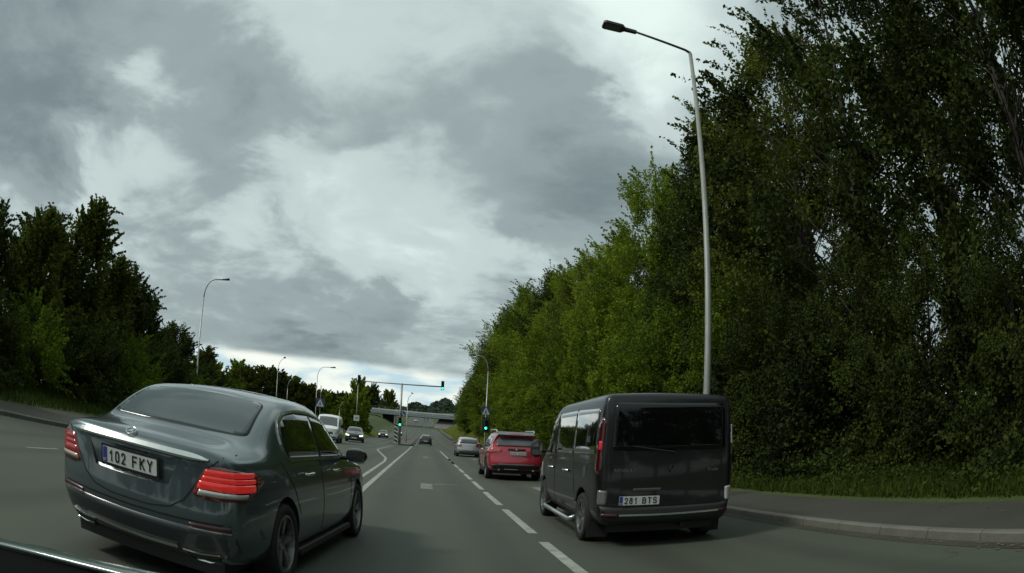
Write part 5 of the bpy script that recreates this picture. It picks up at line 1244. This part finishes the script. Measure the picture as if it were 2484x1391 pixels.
# right wood: (x, y, height, proto)
right = [
 (14.6, 2.5, 19, 3, 'dark open-crowned tree at the right edge of the picture, nearest the camera'),
 (12.9, 8.0, 20, 4, 'broad dark tree nearest the camera at the right, filling the frame from top to verge'),
 (16.5, 10, 23, 3, 'tall thin-leaved tree at the upper right with sky showing through'),
 (13.3, 12.5, 21, 4, 'tall dark birch right of the big lamp post, reaching out of the frame'),
 (17.5, 16.5, 23.5, 3, 'high open tree behind the front row with bright gaps in its crown'),
 (13.0, 17.5, 20.4, 3, 'tall olive-dark tree whose top leaves the frame right of the lamp arm'),
 (13.2, 22.0, 18.8, 1, 'olive-green tree with a ragged top at the upper edge, right of the lamp pole'),
 (13.0, 26.5, 18.0, 0, 'dark birch with wispy top immediately right of the lamp pole'),
 (13.0, 31.0, 17.6, 0, 'dark birch whose spray of twigs stands just left of the lamp pole'),
 (13.2, 36.0, 16.0, 2, 'bright green birch left of the lamp pole below its wispy neighbour'),
 (13.0, 40.5, 18.6, 5, 'pointed green tree standing above its neighbours left of the lamp pole'),
 (13.4, 46.0, 15.4, 1, 'olive tree behind the pointed green one'),
 (13.0, 52.5, 16.6, 5, 'green birch of middle height in the slope of treetops'),
 (13.6, 59.0, 17.2, 1, 'olive-green tree with twiggy tip halfway down the slope of treetops'),
 (13.2, 66.0, 18.0, 5, 'green birch past the twiggy-tipped tree on the slope of treetops'),
 (13.4, 74.0, 20.6, 2, 'birch with a wide twiggy top above the red car'),
 (13.6, 82.0, 21.6, 0, 'tall birch with a pale trunk line above the red car'),
 (13.4, 92.0, 20.6, 5, 'green tree left of the pale-trunked birch'),
 (13.4, 103.0, 23.2, 2, 'green tree with a feathery tip above the right green signal'),
 (13.6, 116.0, 21.4, 1, 'olive tree above and right of the curved lamp arm'),
 (13.4, 130.0, 22.6, 5, 'tree whose tip stands just right of the curved lamp arm'),
 (13.6, 148.0, 21.0, 0, 'dark tree directly behind the right signal lamp post'),
 (13.4, 170.0, 20.6, 2, 'narrow tree left of the right signal lamp post'),
 (13.2, 198.0, 20.5, 0, 'thin dark tree near the far end of the right wood'),
 (12.6, 228.0, 16.5, 0, 'drooping birch at the far end of the right wood, beside the bridge'),
]
for x, y, h, k, lab in right:
    s = h / 18.0; w = s * (1.0 if y < 60 else 1.25)
    x += .7 if y > 70 else 0
    place(['birch_tree', 'broadleaf_tree', 'birch_tree', 'broadleaf_tree', 'birch_tree', 'birch_tree'][k], BIG[k], x + .8, y, w, lab, group=GR, sz=s)
back = [(20.5, 31, 20), (20, 37, 18.5), (20, 44, 18), (21, 55, 18), (21, 68, 19), (22, 84, 20), (22, 104, 21), (23, 130, 22), (24, 160, 22)]
for i, (x, y, h) in enumerate(back):
    place('broadleaf_tree', BIG[(1, 3, 0)[i % 3]], x, y, h / 18 * 1.1, 'dark tree of the second row, behind the front trees of the right wood', group='second row of the right wood', sz=h / 18 * .93)
mids = [(11.6, 24, 7, 0), (11.4, 29, 8, 0), (11.6, 34, 8.5, 0), (11.4, 38.5, 9.5, 1), (11.6, 43, 9.0, 0), (11.5, 48, 10, 1), (11.7, 54, 9.5, 0), (11.5, 61, 10, 1), (11.8, 70, 10.5, 0), (11.6, 80, 11, 1), (11.9, 94, 11, 0), (11.8, 110, 11, 1), (12, 128, 11, 0), (12, 150, 11.5, 1), (12, 175, 12, 0), (11.8, 205, 11, 1), (11.3, 10.5, 5.5, 2), (11.5, 15.2, 6, 2), (11.7, 19.5, 6.5, 2), (11.4, 4.5, 5, 2), (10.9, 7.6, 4.6, 2)]
for i, (x, y, h, k) in enumerate(mids):
    place('young_tree', MIDT[k], x + random.uniform(-.2, .5), y + random.uniform(-.8, .8), h / 10 * 1.02, 'leafy young tree in the low front row of the right wood', group='low leafy trees at the front of the right wood', sz=h / 10)
for i in range(34):
    y = 2.5 + i * 2.1 + (max(0, i - 12) * .7) + random.uniform(-.5, .5); x = random.uniform(10.0, 10.9) + (.35 if i % 2 else 0)
    s = random.uniform(.7, 1.2)
    place('shrub', SHR[(2, 0, 0)[i % 3] if i < 11 else (1 if i % 2 else 0)], x, y, s, 'low shrub at the foot of the right wood behind the grass verge', 'shrub', 'shrubs at the foot of the right wood')
# left bank
GL = 'trees on the left bank'
left = [(-19.8, 10.8, 9.3, 0, 'tall dark tree cut off by the left edge of the picture'),
        (-20.6, 20.0, 7.0, 0, 'green-leaved tree at the left edge, second from the frame'),
        (-19.0, 24.0, 8.0, 1, 'dark tree left of the spire-topped one'),
        (-21.5, 27.5, 8.8, 0, 'dark tree with thin twigs at its top beside the spire-topped one'),
        (-20.0, 30.5, 10.6, 1, 'tallest dark tree of the left bank, with a spire-like top'),
        (-19.6, 34.5, 8.4, 1, 'dark narrow tree right of the spire-topped one'),
        (-21.3, 39.5, 8.6, 0, 'rounded dark tree at the right end of the tall left group'),
        (-22.5, 45.0, 7.9, 0, 'dark rounded crown in front of the paler sky left of the curved lamp'),
        (-21.2, 51.0, 6.7, 0, 'smaller tree directly behind the curved left lamp post'),
        (-19.8, 56.0, 5.6, 1, 'short dark tree just right of the curved left lamp post')]
for x, y, h, k, lab in left: place('maple_tree', LEFT[k], x, y, h / 10 * 1.1, lab, group=GL, sz=h / 10)
for i in range(16):
    y = 12 + i * 3.2 + random.uniform(-.6, .6); x = -16.6 + random.uniform(-.7, .5) - (i > 10) * 1.5
    place('hedge_shrub', SHR[0 if i % 3 else 1], x, y, random.uniform(.9, 1.25), 'dense shrub under the left trees behind the footway', 'shrub', 'shrubs under the left trees', sz=random.uniform(.9, 1.3))
# left tree line beyond the side road
k = 0
for (x, y, h, f) in [(-42, 98, 9.5, 1), (-38, 104, 9.6, 1), (-34, 100, 8.2, 1), (-31.5, 108, 9.4, 1), (-29, 104, 8.6, 0), (-27, 110, 9.2, 0), (-24.5, 106, 8.6, 2), (-23.2, 114, 8.4, 0), (-25, 120, 9.0, 0), (-20.5, 116, 7.8, 0), (-24, 132, 8.0, 2), (-20.5, 140, 8.2, 2), (-19.0, 150, 8.6, 2), (-22.8, 162, 9.0, 2), (-21.5, 172, 9.5, 0), (-46, 92, 10, 0), (-50, 84, 10, 2), (-28, 88, 5, 1)]:
    h = max(2.5, h - gz(x, y)); place('bank_tree', FAR[f], x, y, h / 10 * 1.15, 'rounded tree in the far tree line beyond the side road on the left', group='far tree line on the left', sz=h / 10)
place('round_tree', FAR[1], -12.4, 128, .60, 'bright green rounded tree by the road left of the signal mast', sz=.93)
place('round_tree', FAR[1], -14.0, 122, .62, 'smaller bright bush against the left side of the rounded roadside tree', sz=.60)
place('round_tree', FAR[1], -18.4, 118, .5, 'low bright bush on the left bank behind the white square sign', sz=.42)
place('round_tree', FAR[0], -17.8, 335, .85, 'green tree rising behind the bridge just left of the signal mast', sz=1.20)
place('round_tree', FAR[2], -27, 345, 1.0, 'dark tree behind the left end of the bridge', sz=1.3)
for i, (x, y, h) in enumerate([(-26, -34, 15), (-19, -38, 17), (-12, -42, 18), (-5, -44, 19), (2, -44, 19), (9, -42, 20), (15, -34, 20), (15, -22, 20), (15, -10, 20), (-22, -22, 12), (-21, -8, 11)]):  # unseen trees added to darken what the van's rear reflects
    place('broadleaf_tree', BIG[(1, 0)[i % 2]], x, y, h / 18 * 1.35, 'unseen tree added behind the camera to darken reflections, %s around from the left' % ORD[i], group='unseen trees added behind the camera', sz=h / 18)
# wood on the hill behind the bridge: reads as one mass
def wood_mass(name, n, fx, seed, lm, size):
    global rng
    rng = np.random.default_rng(seed); P = []; T = []
    for i in range(n):
        x, y, z, r = fx(i); m_ = 420
        g_ = rng.normal(size=(m_, 3)); g_ /= np.linalg.norm(g_, axis=1)[:, None]; g_ *= (rng.uniform(.4, 1, m_) ** .4)[:, None] * np.array([r, r, r * 1.1])
        P.append(np.array([x, y, z + r * .6]) + g_); T.append(np.full(m_, rng.uniform(.1, .8)) + rng.normal(0, .12, m_))
    me = leaf_mesh(name, np.concatenate(P), size, np.concatenate(T)); o = link(name, me, lm); return o
def hillf(i):
    x = random.uniform(-120, 130); y = random.uniform(560, 720); top = 22 + 8 * math.exp(-((x - 18) / 16) ** 2) + 3.5 * math.exp(-((x + 28) / 22) ** 2) - .10 * max(0, x - 30)
    return x, y, random.uniform(.3, 1) * (top - 8) + 2, random.uniform(5, 8)
tag(wood_mass('distant_wood', 420, hillf, 21, leaf_mat('leaf_far', (.035, .055, .040), (.08, .11, .07), .15), 2.4), 'dark wooded hill on the horizon behind the bridge', 'wood', kind='stuff')

# grass verge
def grass(name, n, fx, hmin, hmax, lm, seed, label, w=.012):
    r2 = np.random.default_rng(seed); xy = fx(r2, n); h = r2.uniform(hmin, hmax, len(xy)); a = r2.uniform(0, 6.28, len(xy))
    z = np.array([gz(float(x), float(y)) for x, y in xy]) - .02
    dx = np.cos(a) * w; dy = np.sin(a) * w; lx = r2.normal(0, .22, len(xy)) * h; ly = r2.normal(0, .22, len(xy)) * h
    B = np.stack([xy[:, 0], xy[:, 1], z], 1)
    V = np.stack([B + np.stack([-dx, -dy, 0 * z], 1), B + np.stack([dx, dy, 0 * z], 1), B + np.stack([lx * .5 + dx * .7, ly * .5 + dy * .7, h * .6], 1), B + np.stack([lx, ly, h], 1)], 1).reshape(-1, 3)
    m_ = len(xy); me = bpy.data.meshes.new(name); me.vertices.add(4 * m_); me.vertices.foreach_set('co', V.ravel().astype(np.float32))
    me.loops.add(4 * m_); me.loops.foreach_set('vertex_index', np.arange(4 * m_, dtype=np.int32)); me.polygons.add(m_)
    me.polygons.foreach_set('loop_start', np.arange(0, 4 * m_, 4, dtype=np.int32)); me.polygons.foreach_set('loop_total', np.full(m_, 4, dtype=np.int32))
    at = me.attributes.new('tint', 'FLOAT', 'FACE'); at.data.foreach_set('value', r2.uniform(0, 1, m_).astype(np.float32)); me.update()
    o = link(name, me, lm); tag(o, label, 'grass', kind='stuff'); return o
def fr_right(r, n):
    y = 2 + (r.uniform(0, 1, n) ** 1.6) * 75; x = 7.42 + r.uniform(0, 1, n) ** .8 * 3.6; return np.stack([x, y], 1)
GRASSM = leaf_mat('grass_blade', (.022, .040, .006), (.085, .125, .018), .3)
WEED = leaf_mat('weed_leaf', (.022, .04, .008), (.085, .12, .02), .25)
GRASSY = leaf_mat('grass_dry', (.16, .19, .035), (.34, .37, .09), .3)
grass('verge_grass', 150000, fr_right, .04, .30, GRASSM, 31, 'tall green grass on the verge between the right pavement and the wood')
grass('bank_grass', 50000, lambda r, n: np.stack([-9.9 - r.uniform(0, 1, n) * 22, 78 + r.uniform(0, 1, n) * 90], 1), .15, .5, GRASSY, 32, 'yellowish grass on the bank beyond the side road', .05)
grass('far_verge_grass', 40000, lambda r, n: np.stack([7.5 + r.uniform(0, 1, n) * 9, 78 + r.uniform(0, 1, n) * 190], 1), .25, .8, GRASSY, 33, 'yellow-green grass on the rising verge beside the far footway', .06)
grass('left_verge_grass', 26000, lambda r, n: np.stack([-13.1 - r.uniform(0, 1, n) * 4.5, 6 + r.uniform(0, 1, n) * 55], 1), .12, .4, GRASSM, 34, 'green grass behind the left footway', .014)

def ordinals(grp, text, key):
    L = sorted([o for o in bpy.data.objects if o.get('group') == grp], key=key)
    for i, o in enumerate(L): o['label'] = text % ORD[i]
ordinals('low leafy trees at the front of the right wood', 'leafy young tree, %s from the camera in the low front row of the right wood', lambda o: o.location.y)
ordinals('shrubs at the foot of the right wood', 'low shrub behind the right verge, %s from the camera', lambda o: o.location.y)
ordinals('far tree line on the left', 'rounded tree, %s from the left in the far line beyond the side road', lambda o: o.location.x / o.location.y)
ordinals('shrubs under the left trees', 'dense shrub behind the left footway, %s along it from the camera', lambda o: o.location.y)
ordinals('second row of the right wood', 'dark back-row tree of the right wood, %s from the camera', lambda o: o.location.y)
r2 = np.random.default_rng(77); n_ = 90000
wy = 2 + (r2.uniform(0, 1, n_) ** 1.6) * 75; wx = 7.36 + (r2.beta(1.7, 1.3, n_)) * 3.7
cl = np.sin(wy * 1.3) + np.sin(wy * 3.1 + wx * 2) + np.sin(wx * 5.3 + wy * .7); hh = np.clip(.12 + .09 * cl + (wx - 7.5) * .16, .03, .9)
wz = np.array([gz(float(a), float(b)) for a, b in zip(wx, wy)]) + r2.uniform(0, 1, n_) * hh
rng = np.random.default_rng(78); me = leaf_mesh('verge_weeds', np.stack([wx, wy, wz], 1), .055, np.clip(.45 + .22 * cl / 2 + r2.normal(0, .12, n_), 0, 1))
tag(link('verge_weeds', me, WEED), 'rough low weeds spilling from the wood over the right verge', 'weeds', kind='stuff')
# ------------------------------------------------------------------ vehicles
build_sedan(); build_van(); build_suv()
build_hatch((.40, .41, .415), (3.22, 50.6, 0), 0, 'silver hatchback ahead of the red car in the right lane', metal=.3)
build_hatch((.045, .048, .05), (.30, 98.0, 0), 0, 'small dark car far ahead in the middle lane, driving away', rear_light=mat('dull_red_lamp', (.10, .02, .02), .2, 0, .5))
build_white_van((-7.75, 55.0, 0), math.pi + rad(3))
build_hatch((.06, .07, .072), (-6.95, 68.3, 0), math.pi + rad(4), 'dark grey oncoming car behind the white van with a headlamp lit', lights=True, sz=1.06)
build_hatch((.03, .032, .035), (-7.5, 127.0, rz_(127)), math.pi, 'black oncoming car with both headlamps lit, beside the island sign', lights=True)
build_hatch((.25, .03, .03), (-6.2, 168.0, rz_(168)), math.pi, 'small red oncoming car partly hidden by the striped board', lights=True)
build_hatch((.40, .41, .41), (-4.5, 362.0, rz_(362)), math.pi, 'pale oncoming car far off under the bridge', lights=False)

# ------------------------------------------------------------------ bonnet of the camera car
own = empty('camera_car', (0, 0, 0)); tag(own, 'dark glossy bonnet edge of the camera car in the lower left corner', 'car')
def bon(x): return 1.041 - .085 * (abs(x) / .84) ** 2.2
def bonnet_sheet(name, rows, m, dz=0.0):
    vs = []; NX = 44
    for fy in rows:
        for i in range(NX + 1):
            x = -1.0 + 2.0 * i / NX; y = fy(x); vs.append((x, y, bon(x) + dz - .05 * (.88 - y) - .6 * max(0, y - .900)))
    n = NX + 1; fs = [(j * n + i, j * n + i + 1, (j + 1) * n + i + 1, (j + 1) * n + i) for j in range(len(rows) - 1) for i in range(NX)]
    b = MB().add(vs, fs).build(name, m, own, sm=True); md = b.modifiers.new('t', 'SOLIDIFY'); md.thickness = .008; md.offset = -1; return b
bonnet_sheet('windscreen_cowl', [lambda x, t=t: .35 + (.852 - .35) * t for t in (0, .5, 1)], mat('cowl_black', (.004, .005, .005), .9, spec=.05))
bonnet_sheet('bonnet', [lambda x, t=t: .846 + (.90 - .846 + .10 * (1 - min(1, abs(x) / .84))) * t for t in (0, .25, .5, .75, 1)], mat('own_car_paint', (.12, .17, .155), .3, .2, 1.0), .010)
